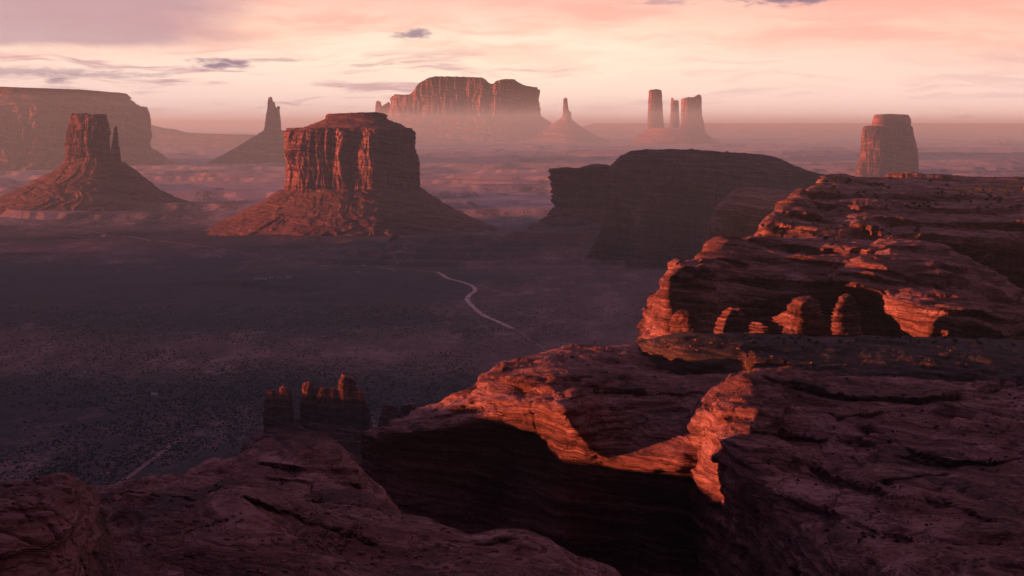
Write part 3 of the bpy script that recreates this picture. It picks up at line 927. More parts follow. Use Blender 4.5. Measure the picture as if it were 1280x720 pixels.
def loft(name, rows, mat, label=None, cat='rock outcrop', s=1.0, seed=0.0, lump=1.0, ledge=1.0, crack=1.0, sm=7,
         sub=None, vs=1.0, parent=None, tilt=(0.06, 0.03), pxn=None, post=None, flip=1.0, big=0.5, scarps=()):
    """sheet of rock through rows of control points (px, row, distance), nearest row first"""
    pxn = pxn or PXN
    x0 = min(r[0][0] for r in rows)
    x1 = max(r[-1][0] for r in rows)
    nc = int((x1 - x0) / pxn)
    u = np.linspace(x0, x1, nc)
    C = []
    for r in rows:
        r = np.array(r, float)
        py = smooth1(np.interp(u, r[:, 0], r[:, 1]), sm)
        D = smooth1(np.interp(u, r[:, 0], r[:, 2]), sm)
        C.append(np.stack(P(u, py, D), -1))
    C = np.array(C)
    out = []
    K = len(C)
    for i in range(K - 1):
        p0, p1, p2, p3 = C[max(i - 1, 0)], C[i], C[i + 1], C[min(i + 2, K - 1)]
        r0, r1 = np.array(rows[i], float), np.array(rows[i + 1], float)
        dy = np.abs(np.interp(u, r0[:, 0], r0[:, 1]) - np.interp(u, r1[:, 0], r1[:, 1])).max()
        dl = np.linalg.norm(p2 - p1, axis=1).mean() / (np.mean(p1[:, 1]) / F)
        ns = int(max(4, min(dy, 400) / pxn * 0.9 * vs, dl / pxn * 0.16 * vs))
        # centripetal-like Catmull-Rom tangents, limited so that folds stay crisp
        l01 = np.linalg.norm(p1 - p0, axis=1, keepdims=True) + 1e-6
        l12 = np.linalg.norm(p2 - p1, axis=1, keepdims=True) + 1e-6
        l23 = np.linalg.norm(p3 - p2, axis=1, keepdims=True) + 1e-6
        m1 = 0.5 * ((p1 - p0) / l01 + (p2 - p1) / l12) * l12 if i > 0 else (p2 - p1)
        m2 = 0.5 * ((p2 - p1) / l12 + (p3 - p2) / l23) * l12 if i < K - 2 else (p2 - p1)
        for t in np.arange(ns) / ns:
            h00, h10, h01, h11 = 2 * t**3 - 3 * t**2 + 1, t**3 - 2 * t**2 + t, -2 * t**3 + 3 * t**2, t**3 - t**2
            out.append(h00 * p1 + h10 * m1 + h01 * p2 + h11 * m2)
    out.append(C[-1])
    A = np.array(out)
    A = scarp(A, scarps)
    A = slick(A, s, seed, lump, ledge, tilt, crack, flip, big)
    if post is not None:
        A = post(A)
    c = A.reshape(-1, 3)
    loc = (float(c[:, 0].mean()), float(c[:, 1].mean()), float(c[:, 2].min()))
    o = obj_from(name, c, grid_faces(A.shape[0], A.shape[1]), mat, parent, loc=loc)
    if label:
        tag(o, label, cat)
    return o


# right-hand dome with the deep alcove in its left flank
loft('slickrock_dome', shift([
    [(846, 820, 510), (880, 830, 462), (915, 835, 415), (940, 840, 395), (1000, 860, 330), (1100, 880, 268), (1200, 900, 235), (1300, 900, 222), (1480, 900, 215)],
    [(846, 700, 500), (880, 700, 456), (915, 700, 412), (940, 700, 392), (1000, 712, 328), (1100, 735, 262), (1200, 755, 232), (1300, 765, 222), (1480, 790, 215)],
    [(846, 630, 488), (880, 630, 450), (915, 625, 408), (940, 625, 390), (1000, 668, 336), (1100, 695, 280), (1200, 718, 248), (1300, 730, 236), (1480, 760, 228)],
    [(846, 585, 480), (862, 583, 463), (880, 585, 444), (915, 598, 402), (930, 600, 386), (1000, 640, 350), (1100, 668, 302), (1200, 690, 270), (1300, 705, 256), (1480, 730, 245)],
    [(846, 560, 478), (858, 545, 466), (880, 523, 444), (900, 540, 419), (918, 575, 398), (935, 588, 385), (1000, 618, 362), (1100, 642, 322), (1200, 662, 292), (1300, 678, 280), (1480, 700, 268)],
    [(846, 545, 482), (858, 530, 470), (880, 514, 446), (905, 528, 420), (935, 560, 400), (1000, 592, 380), (1100, 612, 345), (1200, 630, 318), (1300, 645, 306), (1480, 665, 296)],
    [(846, 535, 490), (860, 518, 476), (885, 506, 456), (910, 512, 436), (940, 528, 420), (1000, 556, 405), (1100, 575, 380), (1200, 592, 356), (1300, 604, 345), (1480, 620, 335)],
    [(846, 535, 500), (864, 513, 484), (890, 496, 470), (915, 492, 458), (945, 498, 445), (1000, 520, 432), (1100, 538, 412), (1200, 552, 396), (1300, 560, 388), (1480, 570, 380)],
    [(846, 540, 510), (868, 511, 494), (895, 488, 484), (920, 473, 476), (950, 476, 468), (1000, 494, 460), (1100, 505, 450), (1200, 518, 436), (1300, 522, 430), (1480, 530, 425)],
    [(846, 560, 520), (872, 512, 504), (900, 484, 498), (922, 468, 494), (935, 462, 492), (960, 466, 490), (1020, 474, 492), (1060, 482, 490), (1100, 486, 488), (1200, 494, 480), (1300, 495, 475), (1480, 500, 470)],
    [(846, 580, 530), (874, 540, 512), (900, 500, 510), (922, 472, 512), (940, 465, 512), (980, 462, 525), (1040, 468, 530), (1100, 474, 540), (1200, 480, 535), (1300, 482, 530), (1480, 490, 520)],
    [(846, 600, 540), (880, 580, 530), (930, 500, 530), (980, 476, 560), (1100, 482, 570), (1300, 490, 570), (1480, 500, 570)],
], [846, 880, 915, 950, 1000, 1300, 1480], [0, -4, -16, -14, 12, 18, 18], [0, 0, 0, .2, .4, .7, 1, 1, 1, 1, 1, 1]), M_near, 'big pale purple slickrock dome with a sunlit red alcove cut in its left flank', s=1.0, seed=3.0, lump=0.9, ledge=1.5, tilt=(0.10, -0.05), big=0.6,
    scarps=[([(940, 466), (1000, 485), (1060, 498), (1110, 501), (1160, 499), (1220, 490), (1290, 478)], 3.2), ([(1070, 532), (1110, 546), (1140, 566), (1200, 582)], 2.6), ([(1005, 580), (1040, 598), (1080, 612), (1110, 618), (1136, 618)], 3.0), ([(1120, 568), (1180, 578), (1230, 578), (1290, 573)], 2.0), ([(935, 536), (1000, 546), (1060, 553), (1105, 552)], 1.5), ([(1095, 606), (1140, 600), (1190, 588)], 1.6), ([(980, 622), (1040, 642), (1090, 662), (1140, 674)], 2.2), ([(1000, 512), (1060, 522), (1120, 520), (1180, 530)], 1.3), ([(1150, 620), (1200, 640), (1250, 655)], 1.8)])

# the long platform left of it
loft('slickrock_platform', shift([
    [(452, 800, 540), (462, 800, 520), (500, 810, 500), (620, 820, 482), (706, 830, 458), (765, 830, 474), (850, 830, 466), (960, 830, 470)],
    [(452, 660, 540), (462, 650, 526), (500, 650, 506), (620, 650, 496), (706, 660, 468), (765, 650, 478), (850, 650, 468), (960, 660, 470)],
    [(452, 575, 535), (462, 565, 518), (500, 560, 506), (620, 560, 502), (700, 555, 468), (722, 562, 466), (745, 580, 468), (765, 600, 470), (800, 598, 466), (850, 595, 458), (960, 600, 460)],
    [(452, 556, 530), (462, 546, 512), (500, 542, 492), (560, 534, 480), (620, 520, 474), (680, 512, 462), (706, 512, 446), (722, 538, 456), (745, 563, 463), (765, 580, 463), (800, 582, 460), (850, 582, 450), (960, 590, 450)],
    [(452, 548, 530), (462, 540, 514), (480, 536, 505), (500, 536, 496), (560, 530, 482), (620, 513, 474), (680, 503, 462), (706, 502, 450), (722, 516, 462), (745, 540, 472), (765, 556, 473), (800, 548, 474), (850, 532, 470), (880, 516, 468), (960, 520, 470)],
    [(452, 545, 540), (470, 537, 520), (500, 533, 505), (560, 524, 492), (620, 507, 482), (680, 497, 472), (712, 494, 462), (735, 497, 474), (765, 525, 482), (800, 530, 484), (850, 520, 482), (880, 508, 480), (960, 510, 480)],
    [(452, 548, 550), (480, 535, 530), (510, 527, 518), (560, 514, 504), (620, 494, 496), (680, 484, 490), (735, 488, 490), (765, 500, 498), (800, 506, 502), (850, 504, 504), (880, 496, 508), (960, 498, 510)],
    [(452, 552, 560), (485, 538, 545), (520, 522, 532), (560, 506, 520), (600, 488, 512), (640, 474, 512), (700, 466, 514), (760, 474, 520), (800, 482, 525), (850, 486, 530), (900, 480, 535), (960, 480, 540)],
    [(452, 556, 570), (490, 536, 556), (525, 517, 545), (560, 503, 535), (590, 488, 530), (620, 466, 532), (660, 456, 540), (700, 452, 545), (760, 452, 550), (800, 460, 555), (850, 466, 560), (900, 464, 565), (960, 470, 570)],
    [(452, 562, 580), (498, 534, 566), (525, 514, 556), (548, 506, 552), (566, 500, 548), (590, 486, 548), (610, 471, 552), (616, 462, 555), (640, 453, 565), (662, 446, 580), (700, 439, 600), (750, 433, 620), (792, 434, 620), (812, 440, 620), (850, 450, 610), (900, 456, 605), (960, 462, 600)],
    [(452, 600, 590), (500, 570, 580), (560, 540, 575), (616, 500, 580), (700, 470, 640), (792, 460, 660), (850, 470, 650), (960, 480, 640)],
], [610, 640, 700, 792, 850, 960], [0, 15, 60, 75, 40, 0], [0, 0, 0, 0, 0, 0, 0, 0, .4, 1, 1.2]), M_near, 'low slickrock platform with a glowing red rim ending in a dark overhanging wall', s=1.0, seed=8.0, lump=0.9, ledge=1.4, tilt=(-0.05, 0.08),
    scarps=[([(725, 482), (790, 488), (850, 493), (895, 490)], 1.8), ([(640, 470), (700, 477), (760, 470), (830, 474)], 1.6), ([(795, 452), (860, 458), (925, 462)], 2.0), ([(612, 470), (650, 482), (695, 490)], 2.4), ([(555, 514), (600, 505), (650, 500)], 2.2), ([(690, 446), (740, 452), (790, 449)], 1.6), ([(520, 524), (560, 517), (600, 496)], 1.5)])

# dark layered ledge between the two
loft('rock_ledge', [
    [(798, 520, 640), (815, 520, 600), (860, 520, 575), (1000, 530, 560), (1200, 540, 560), (1480, 540, 560)],
    [(798, 450, 650), (812, 446, 606), (850, 456, 580), (930, 470, 568), (1000, 478, 562), (1100, 486, 560), (1300, 490, 560), (1480, 495, 560)],
    [(800, 440, 650), (812, 438, 604), (850, 444, 582), (930, 456, 574), (1000, 462, 570), (1100, 470, 568), (1300, 476, 568), (1480, 480, 568)],
    [(802, 434, 650), (812, 432, 606), (850, 433, 588), (930, 440, 584), (1000, 446, 584), (1100, 452, 584), (1300, 462, 584), (1480, 466, 584)],
    [(804, 430, 652), (816, 425, 612), (850, 421, 600), (930, 424, 604), (1000, 427, 608), (1100, 430, 610), (1300, 440, 612), (1480, 444, 612)],
    [(808, 428, 660), (822, 421, 640), (850, 418, 640), (1000, 420, 660), (1100, 422, 670), (1300, 427, 680), (1480, 430, 680)],
    [(812, 436, 690), (830, 430, 700), (1000, 428, 720), (1300, 432, 740), (1480, 440, 740)],
], M_ledge, 'dark thin-bedded rock ledge running right across the slickrock, strewn with pale rubble', s=0.7, seed=14.0, lump=0.35, ledge=1.6, tilt=(0.0, 0.02))

# middle massif with the lit left cliff and the dark shelter
loft('slickrock_massif', shift([
    [(797, 500, 850), (806, 500, 800), (814, 500, 745), (826, 500, 705), (850, 500, 695), (900, 500, 700), (960, 500, 722), (1000, 500, 775), (1076, 500, 830), (1120, 500, 828), (1155, 500, 800), (1190, 500, 726), (1240, 500, 725), (1300, 500, 760), (1480, 500, 800)],
    [(797, 428, 850), (806, 424, 800), (814, 424, 745), (826, 422, 705), (850, 422, 695), (900, 422, 700), (960, 422, 722), (1000, 422, 778), (1076, 422, 830), (1120, 422, 828), (1155, 422, 795), (1190, 422, 724), (1240, 424, 725), (1300, 424, 760), (1480, 424, 800)],
    [(797, 430, 852), (806, 408, 800), (814, 386, 746), (826, 380, 706), (850, 384, 698), (900, 392, 705), (960, 396, 728), (1000, 395, 785), (1076, 392, 815), (1105, 398, 806), (1140, 406, 772), (1190, 410, 725), (1240, 412, 728), (1300, 414, 762), (1480, 410, 800)],
    [(797, 430, 856), (806, 406, 806), (814, 376, 752), (824, 352, 712), (835, 346, 706), (870, 356, 705), (900, 366, 712), (940, 370, 724), (965, 372, 730), (1000, 364, 738), (1040, 361, 744), (1076, 362, 780), (1095, 372, 780), (1125, 388, 764), (1160, 394, 745), (1190, 400, 730), (1240, 402, 735), (1300, 408, 768), (1480, 405, 800)],
    [(797, 432, 860), (807, 404, 812), (815, 371, 760), (826, 346, 722), (840, 336, 716), (870, 332, 715), (895, 342, 722), (910, 356, 735), (930, 352, 735), (965, 362, 735), (1000, 356, 740), (1040, 354, 746), (1076, 355, 765), (1100, 362, 775), (1130, 374, 768), (1160, 384, 750), (1190, 390, 738), (1240, 394, 742), (1300, 402, 775), (1480, 400, 800)],
    [(800, 434, 870), (812, 400, 830), (820, 366, 780), (832, 344, 745), (850, 332, 735), (870, 326, 735), (900, 330, 745), (925, 334, 755), (960, 342, 755), (1000, 344, 760), (1080, 345, 775), (1140, 356, 780), (1200, 370, 765), (1240, 382, 765), (1270, 392, 775), (1300, 398, 790), (1480, 395, 810)],
    [(803, 436, 880), (815, 402, 850), (824, 362, 800), (836, 341, 770), (850, 330, 765), (872, 322, 770), (900, 318, 780), (940, 324, 785), (1000, 328, 790), (1080, 328, 800), (1160, 334, 805), (1200, 346, 800), (1240, 364, 800), (1270, 382, 805), (1300, 394, 815), (1480, 390, 830)],
    [(806, 440, 890), (828, 372, 830), (840, 350, 800), (858, 332, 800), (876, 319, 815), (892, 306, 820), (902, 300, 822), (925, 308, 822), (940, 303, 825), (1000, 311, 830), (1080, 311, 840), (1160, 310, 850), (1200, 322, 845), (1230, 340, 840), (1255, 356, 835), (1275, 374, 835), (1300, 390, 845), (1480, 388, 860)],
    [(810, 450, 900), (840, 380, 850), (865, 335, 840), (885, 312, 850), (900, 298, 856), (925, 301, 860), (942, 292, 865), (960, 296, 870), (1000, 300, 880), (1080, 300, 890), (1150, 301, 890), (1190, 314, 885), (1225, 335, 875), (1250, 352, 865), (1270, 370, 860), (1300, 388, 870), (1480, 386, 880)],
    [(815, 470, 920), (870, 390, 900), (905, 330, 910), (1000, 320, 930), (1100, 320, 940), (1180, 330, 930), (1260, 380, 900), (1300, 400, 900), (1480, 400, 900)],
], [797, 826, 838, 850, 870, 900, 960, 1000, 1040, 1076, 1120, 1190, 1300], [40, 0, 14, 24, 30, 38, 47, 15, 0, -22, -30, -32, -10], [1, 1, 1, 1, 1, .8, .6, .4, .2, 0]), M_near, 'sunlit slickrock massif with an orange left cliff and a black rock shelter', s=1.5, seed=21.0, lump=1.0, ledge=1.1, big=1.2, tilt=(0.08, 0.02),
    scarps=[([(828, 345), (870, 353), (902, 360)], 2.6), ([(850, 334), (880, 340), (908, 350)], 2.2), ([(905, 346), (960, 350), (1010, 354), (1070, 351)], 3.4), ([(1125, 384), (1170, 390), (1212, 388), (1255, 399)], 4.2), ([(925, 318), (1000, 325), (1080, 331), (1140, 345), (1205, 357)], 2.6), ([(1000, 338), (1080, 343), (1150, 354)], 2.2), ([(868, 326), (900, 322), (935, 330)], 2.4), ([(955, 300), (1020, 309), (1100, 312), (1165, 307)], 2.6), ([(1160, 328), (1215, 345), (1255, 362)], 2.4)])

# upper terraces and the plateau
loft('slickrock_plateau', close_left([
    [(930, 420, 960), (1000, 420, 950), (1100, 420, 950), (1180, 420, 960), (1230, 430, 1010), (1300, 430, 1030), (1500, 430, 1030)],
    [(930, 310, 950), (960, 312, 930), (1000, 316, 925), (1100, 318, 925), (1170, 318, 940), (1195, 345, 985), (1230, 372, 1010), (1300, 385, 1030), (1500, 390, 1030)],
    [(932, 302, 950), (950, 298, 930), (1000, 304, 920), (1100, 307, 920), (1150, 305, 930), (1180, 312, 960), (1200, 318, 990), (1230, 318, 1008), (1300, 322, 1025), (1500, 322, 1030)],
    [(936, 296, 955), (950, 289, 935), (1000, 293, 925), (1100, 296, 925), (1150, 297, 935), (1180, 300, 950), (1210, 301, 975), (1250, 304, 990), (1300, 308, 1010), (1500, 308, 1020)],
    [(942, 290, 960), (955, 281, 945), (1000, 283, 945), (1060, 285, 950), (1100, 287, 955), (1180, 290, 970), (1250, 295, 990), (1300, 298, 1010), (1500, 298, 1020)],
    [(946, 284, 980), (957, 273, 985), (1000, 274, 1000), (1050, 279, 1000), (1062, 277, 985), (1100, 281, 985), (1180, 284, 1000), (1250, 287, 1010), (1300, 290, 1020), (1500, 290, 1030)],
    [(950, 278, 1010), (962, 266, 1020), (985, 259, 1030), (1020, 266, 1040), (1048, 272, 1040), (1066, 262, 1010), (1100, 268, 1020), (1180, 272, 1035), (1250, 276, 1045), (1300, 278, 1050), (1500, 280, 1050)],
    [(958, 272, 1050), (972, 258, 1060), (990, 250, 1070), (1020, 256, 1090), (1050, 259, 1090), (1072, 253, 1060), (1100, 260, 1080), (1180, 264, 1090), (1250, 266, 1100), (1300, 268, 1100), (1500, 270, 1100)],
    [(966, 266, 1080), (982, 250, 1100), (1000, 241, 1120), (1030, 245, 1150), (1070, 247, 1150), (1120, 252, 1150), (1200, 254, 1170), (1300, 256, 1180), (1500, 258, 1180)],
    [(974, 262, 1120), (990, 246, 1140), (1006, 236, 1160), (1030, 236, 1220), (1070, 236, 1240), (1120, 240, 1250), (1200, 242, 1260), (1300, 244, 1270), (1500, 244, 1280)],
    [(984, 262, 1170), (998, 244, 1190), (1014, 234, 1220), (1040, 231.5, 1300), (1080, 228.5, 1360), (1140, 229, 1380), (1200, 231, 1400), (1300, 232, 1400), (1500, 232, 1400)],
    [(990, 270, 1230), (1004, 248, 1260), (1020, 235, 1320), (1045, 230, 1420), (1075, 226.5, 1480), (1110, 224, 1520), (1160, 222.3, 1550), (1220, 223, 1550), (1300, 224, 1550), (1500, 225, 1550)],
    [(1000, 300, 1300), (1100, 260, 1620), (1300, 250, 1650), (1500, 250, 1650)],
], 26, 70, 60), M_nearcov, 'stepped slickrock terraces rising to a scrub-dotted plateau, their left ends glowing orange', s=1.9, seed=27.0, lump=0.45, ledge=1.0, tilt=(0.02, 0.01), big=0.8,
    scarps=[([(945, 296), (1000, 302), (1060, 303), (1130, 302), (1185, 306)], 4.5), ([(955, 280), (1000, 285), (1060, 289), (1112, 291)], 4.0), ([(1055, 284), (1100, 290), (1160, 294), (1245, 298)], 4.0), ([(966, 262), (1010, 269), (1052, 276)], 5.0), ([(1058, 266), (1110, 272), (1180, 276), (1290, 280)], 5.0), ([(996, 250), (1060, 258), (1130, 262), (1200, 262), (1290, 262)], 5.0), ([(1008, 240), (1070, 246), (1140, 248), (1210, 247), (1290, 248)], 5.0)])

# rounded shaded knoll beyond the terraces
loft('slickrock_knoll', close_left([
    [(888, 340, 2560), (900, 340, 2500), (960, 340, 2480), (1040, 340, 2500)],
    [(888, 290, 2560), (896, 288, 2505), (930, 290, 2480), (960, 290, 2490), (1040, 290, 2510)],
    [(889, 265, 2565), (896, 260, 2515), (930, 266, 2490), (960, 268, 2500), (1040, 268, 2520)],
    [(890, 258, 2580), (898, 251, 2535), (930, 252, 2525), (960, 255, 2535), (1040, 255, 2550)],
    [(892, 256, 2610), (904, 246, 2590), (922, 240, 2600), (960, 246, 2610), (1040, 246, 2620)],
    [(894, 258, 2660), (908, 245, 2660), (922, 236, 2680), (940, 238, 2700), (958, 241, 2710), (985, 240, 2710), (1040, 242, 2710)],
    [(900, 280, 2750), (960, 270, 2760), (1040, 270, 2760)],
], 10, 60, 120), M_near, 'rounded shaded knoll of purple slickrock left of the orange terraces', s=2.4, seed=33.0, lump=0.8, ledge=0.9)

# the shaded ridge at the lower left
loft('slickrock_ridge', [
    [(120, 900, 235), (300, 900, 232), (450, 900, 236), (560, 900, 240)],
    [(120, 740, 245), (300, 740, 240), (450, 740, 245), (560, 740, 250)],
    [(120, 700, 255), (220, 700, 250), (300, 696, 252), (400, 690, 258), (480, 690, 262), (520, 700, 268), (560, 740, 280)],
    [(120, 668, 268), (220, 668, 262), (300, 660, 265), (400, 652, 274), (480, 655, 280), (515, 672, 288), (560, 740, 300)],
    [(120, 642, 285), (170, 642, 282), (220, 640, 280), (300, 630, 283), (400, 624, 294), (470, 628, 300), (500, 650, 305), (560, 740, 315)],
    [(120, 625, 305), (170, 622, 300), (220, 620, 298), (300, 608, 300), (360, 600, 308), (420, 600, 316), (460, 610, 320), (492, 642, 322), (560, 740, 330)],
    [(120, 614, 320), (160, 612, 316), (200, 608, 314), (240, 606, 315), (300, 592, 318), (340, 582, 322), (400, 578, 330), (440, 584, 334), (470, 608, 338), (492, 640, 342), (560, 740, 350)],
    [(120, 612, 335), (160, 607, 332), (195, 601, 330), (230, 603, 330), (262, 590, 334), (300, 581, 336), (318, 573, 338), (340, 562, 342), (370, 556, 344), (400, 555, 348), (425, 563, 350), (447, 580, 352), (465, 602, 354), (490, 636, 358), (560, 740, 365)],
    [(120, 614, 345), (155, 606, 344), (175, 603, 344), (195, 600, 344), (212, 603, 346), (228, 600, 348), (245, 592, 350), (270, 585, 352), (300, 578, 354), (318, 567, 356), (330, 560, 358), (346, 552, 360), (370, 547, 362), (395, 546, 364), (415, 551, 366), (431, 564, 368), (446, 576, 370), (458, 591, 372), (480, 614, 374), (500, 645, 376), (560, 740, 385)],
    [(120, 660, 370), (200, 650, 375), (300, 620, 385), (400, 590, 392), (460, 640, 395), (560, 760, 400)],
], M_near, 'shaded layered slickrock hump rising in the lower left, its top a smooth pale cap', s=0.9, seed=41.0, lump=0.8, ledge=1.15, tilt=(-0.03, -0.04),
    scarps=[([(315, 577), (360, 583), (400, 584), (440, 586), (463, 598)], 1.3), ([(325, 592), (380, 600), (430, 601), (475, 613)], 1.0), ([(255, 612), (320, 618), (380, 628), (445, 641)], 1.2), ([(150, 616), (200, 622), (245, 624)], 1.4), ([(300, 640), (360, 646), (430, 656)], 1.0)])

loft('slickrock_apron', [
    [(230, 900, 170), (400, 900, 165), (600, 900, 170), (820, 900, 185)],
    [(230, 760, 172), (400, 760, 170), (600, 765, 175), (700, 770, 182), (820, 800, 190)],
    [(230, 700, 182), (300, 690, 180), (400, 712, 182), (500, 735, 184), (600, 735, 186), (700, 742, 192), (820, 780, 200)],
    [(230, 660, 192), (300, 650, 190), (350, 662, 192), (400, 685, 194), (450, 700, 196), (500, 705, 196), (600, 702, 198), (700, 715, 204), (760, 738, 210), (820, 770, 214)],
    [(230, 640, 202), (270, 622, 202), (310, 618, 204), (350, 634, 206), (400, 656, 208), (450, 672, 208), (500, 675, 208), (560, 688, 208), (600, 685, 210), (650, 678, 212), (700, 692, 216), (740, 712, 222), (780, 735, 226), (820, 765, 228)],
    [(230, 640, 212), (270, 614, 214), (310, 607, 216), (350, 618, 218), (400, 636, 220), (440, 650, 222), (480, 656, 222), (505, 650, 222), (545, 656, 222), (575, 672, 222), (600, 674, 222), (625, 668, 224), (650, 666, 226), (680, 671, 228), (700, 681, 230), (735, 700, 234), (775, 725, 238), (820, 760, 240)],
    [(230, 645, 222), (270, 616, 226), (310, 604, 228), (350, 612, 232), (400, 628, 236), (440, 640, 238), (480, 648, 238), (503, 645, 238), (540, 650, 238), (573, 668, 236), (596, 671, 234), (622, 665, 236), (650, 663, 238), (682, 668, 240), (704, 679, 242), (735, 696, 246), (772, 720, 250), (820, 755, 254)],
    [(230, 720, 240), (300, 690, 250), (400, 700, 255), (500, 710, 260), (600, 740, 260), (700, 750, 262), (820, 820, 270)],
], M_near, 'low purple slickrock apron along the bottom edge, in front of the black wall', s=0.8, seed=47.0, lump=0.7, ledge=0.8, tilt=(0.05, -0.1),
    scarps=[([(300, 620), (360, 641), (420, 668), (475, 682)], 1.0), ([(555, 672), (610, 682), (650, 674), (700, 690)], 0.9)])

loft('slickrock_outcrop', [
    [(-140, 909, 120), (0, 909, 118), (100, 909, 124), (150, 909, 135)],
    [(-140, 729, 124), (0, 729, 122), (90, 734, 128), (120, 744, 134), (150, 809, 145)],
    [(-140, 659, 130), (0, 661, 128), (70, 664, 132), (105, 677, 137), (128, 709, 143), (150, 809, 155)],
    [(-140, 624, 138), (0, 625, 136), (50, 623, 138), (95, 631, 142), (118, 649, 146), (132, 689, 150), (150, 809, 160)],
    [(-140, 609, 148), (0, 611, 146), (50, 609, 148), (75, 602, 150), (100, 611, 152), (122, 631, 156), (136, 674, 160), (150, 809, 166)],
    [(-140, 605, 158), (0, 609, 158), (40, 608, 158), (62, 606, 160), (76, 600, 162), (92, 605, 164), (112, 615, 166), (128, 635, 168), (139, 674, 170), (150, 809, 175)],
    [(-140, 689, 170), (0, 689, 172), (100, 709, 180), (150, 849, 185)],
], M_near, 'nearly black knob of rock at the left end of the bottom edge', s=0.6, seed=53.0, lump=0.35, ledge=0.9)

# unseen rocks added just left of the frame to shade foreground and canyon walls
shade_wall('shade_rock', 'unseen high rock wall added left of the view to shade the foreground', 'rock outcrop', -190, -150, -160, 326, lambda y: 398 - 48 * sst(y, 270, 300), 150.0, M_near, 111.0, 16.0, step=3.0, foot=22.0)
side_mesa('shade_rock', 'unseen lower rock added left of the view to shade the canyon walls', -420, -222, 275, 640, lambda y: 313 + 11 * sst(y, 396, 410) - 11 * sst(y, 424, 444), 151.0, M_near, 14.0, drop=150.0, rough=0.004)
# the massif the viewpoint stands on
side_mesa('mesa', 'high mesa top on which the viewpoint stands, behind the camera', -700, 900, -1500, -18, 396, 141.0, M_cliff, 60.0, drop=-20.0)

# ------------------------------------------------------------------ fins, hoodoos
def rocks(name, label, cat, D, parts, mat=M_fin, style='cliff', amp=0.8):
    """parts: (part name, foot row, left, right, top skyline [(px,row)...], depth ratio, seed, lam)"""
    pxm = np.mean([(p[2] + p[3]) / 2 for p in parts])
    x, y, z = P(pxm, max(p[1] for p in parts), D)
    loc = (float(x), float(y), float(z))
    e = empty(name, loc, label, cat)
    for (nm, foot, L, R, sky, ryv, seed, lam, *sh) in parts:
        top = min(s[1] for s in sky)
        lv = [(foot + 6, L - 2, R + 2), (foot, L - 1, R + 1), (foot * .5 + top * .5, L, R), (foot * .15 + top * .85, L + .08 * (R - L), R - .08 * (R - L)), (top, L + .22 * (R - L), R - .22 * (R - L))]
        tier(nm, lv, D, e, mat, style, sky=sky, ry=ryv, e=0.95, n=260, m=90, lam=lam, amp=amp, seed=seed, loc=loc, k=16, shear=sh[0] if sh else 0.0)
    return e


rocks('rock_fins', 'cluster of upright rock fins on a dark mound, the tallest tip glowing red', 'rock outcrop', 1750, [
    ('mound', 566, 300, 500, [(290, 560), (310, 545), (330, 533), (350, 527), (380, 524), (410, 524), (440, 527), (465, 534), (485, 548), (505, 560)], 0.45, 200.0, 22),
    ('fin', 552, 330, 349, [(330, 493), (334, 488), (340, 487), (346, 490), (349, 496)], 0.9, 201.0, 13),
    ('fin', 552, 347, 368, [(347, 492), (350, 485), (354, 482), (362, 486), (366, 493), (368, 500)], 0.9, 202.0, 13),
    ('fin', 552, 374, 396, [(374, 490), (378, 480), (386, 477), (392, 479), (396, 484)], 0.9, 203.0, 12),
    ('fin', 550, 390, 416, [(390, 482), (400, 484), (408, 484), (414, 488), (416, 494)], 0.9, 204.0, 12),
    ('fin', 552, 396, 411, [(396, 496), (400, 492), (406, 493), (411, 500)], 1.2, 205.0, 10),
    ('fin', 555, 408, 426, [(408, 500), (412, 489), (417, 484), (422, 488), (426, 496)], 1.3, 206.0, 12),
    ('fin', 556, 420, 452, [(420, 482), (424, 470), (429, 467), (434, 470), (441, 472), (446, 479), (452, 492)], 0.9, 207.0, 17),
    ('fin', 556, 438, 464, [(438, 478), (446, 482), (452, 488), (458, 500), (464, 512)], 1.0, 208.0, 15),
])
rocks('boulder_pile', 'pair of blunt reddish rock stumps beside the fins, left of the glowing rim', 'rock outcrop', 1640, [
    ('stump', 552, 472, 500, [(472, 516), (478, 508), (486, 505), (494, 507), (500, 514)], 0.8, 211.0, 14),
    ('stump', 552, 496, 528, [(496, 512), (505, 506), (512, 504), (521, 506), (528, 516)], 0.8, 212.0, 14),
])
rocks('rock_pillar', 'rounded orange rock stub at the left end of the shelter', 'rock pillar', 664, [
    ('column', 428, 836, 874, [(836, 402), (842, 392), (852, 387), (862, 388), (870, 394), (874, 404)], 0.8, 221.0, 4.5)], M_near, 'ledge', 1.6)
rocks('rock_pillar', 'lit peaked rock stub with a long low lit wall running right from it', 'rock pillar', 672, [
    ('column', 428, 906, 944, [(906, 398), (909, 388), (914, 386), (924, 386), (934, 396), (944, 408)], 0.7, 222.0, 4.5),
    ('wall', 432, 896, 958, [(896, 402), (905, 392), (914, 385), (924, 393), (940, 401), (958, 401)], 0.35, 226.0, 7, -0.8),
    ('wall', 432, 925, 1000, [(925, 398), (940, 402), (955, 400), (970, 394), (985, 384), (1000, 373)], 0.25, 223.0, 7, -0.8)], M_near, 'ledge', 1.6)
rocks('rock_pillar', 'broad square-topped block standing in the black shelter', 'rock pillar', 668, [
    ('column', 430, 980, 1034, [(984, 388), (987, 377), (993, 372), (1005, 371), (1018, 374), (1028, 380), (1036, 398)], 1.1, 224.0, 9, 0.7)], M_near, 'ledge', 1.6)
rocks('rock_pillar', 'leaning knobbly pillar right of the square-topped block in the shelter', 'rock pillar', 664, [
    ('column', 430, 1038, 1078, [(1034, 386), (1042, 376), (1050, 371), (1060, 369), (1068, 371), (1072, 384), (1080, 408)], 1.0, 225.0, 9, 0.8),
    ('wall', 432, 1010, 1052, [(1010, 396), (1025, 404), (1040, 402), (1052, 392)], 0.5, 227.0, 6, 0.2)], M_near, 'ledge', 1.6)
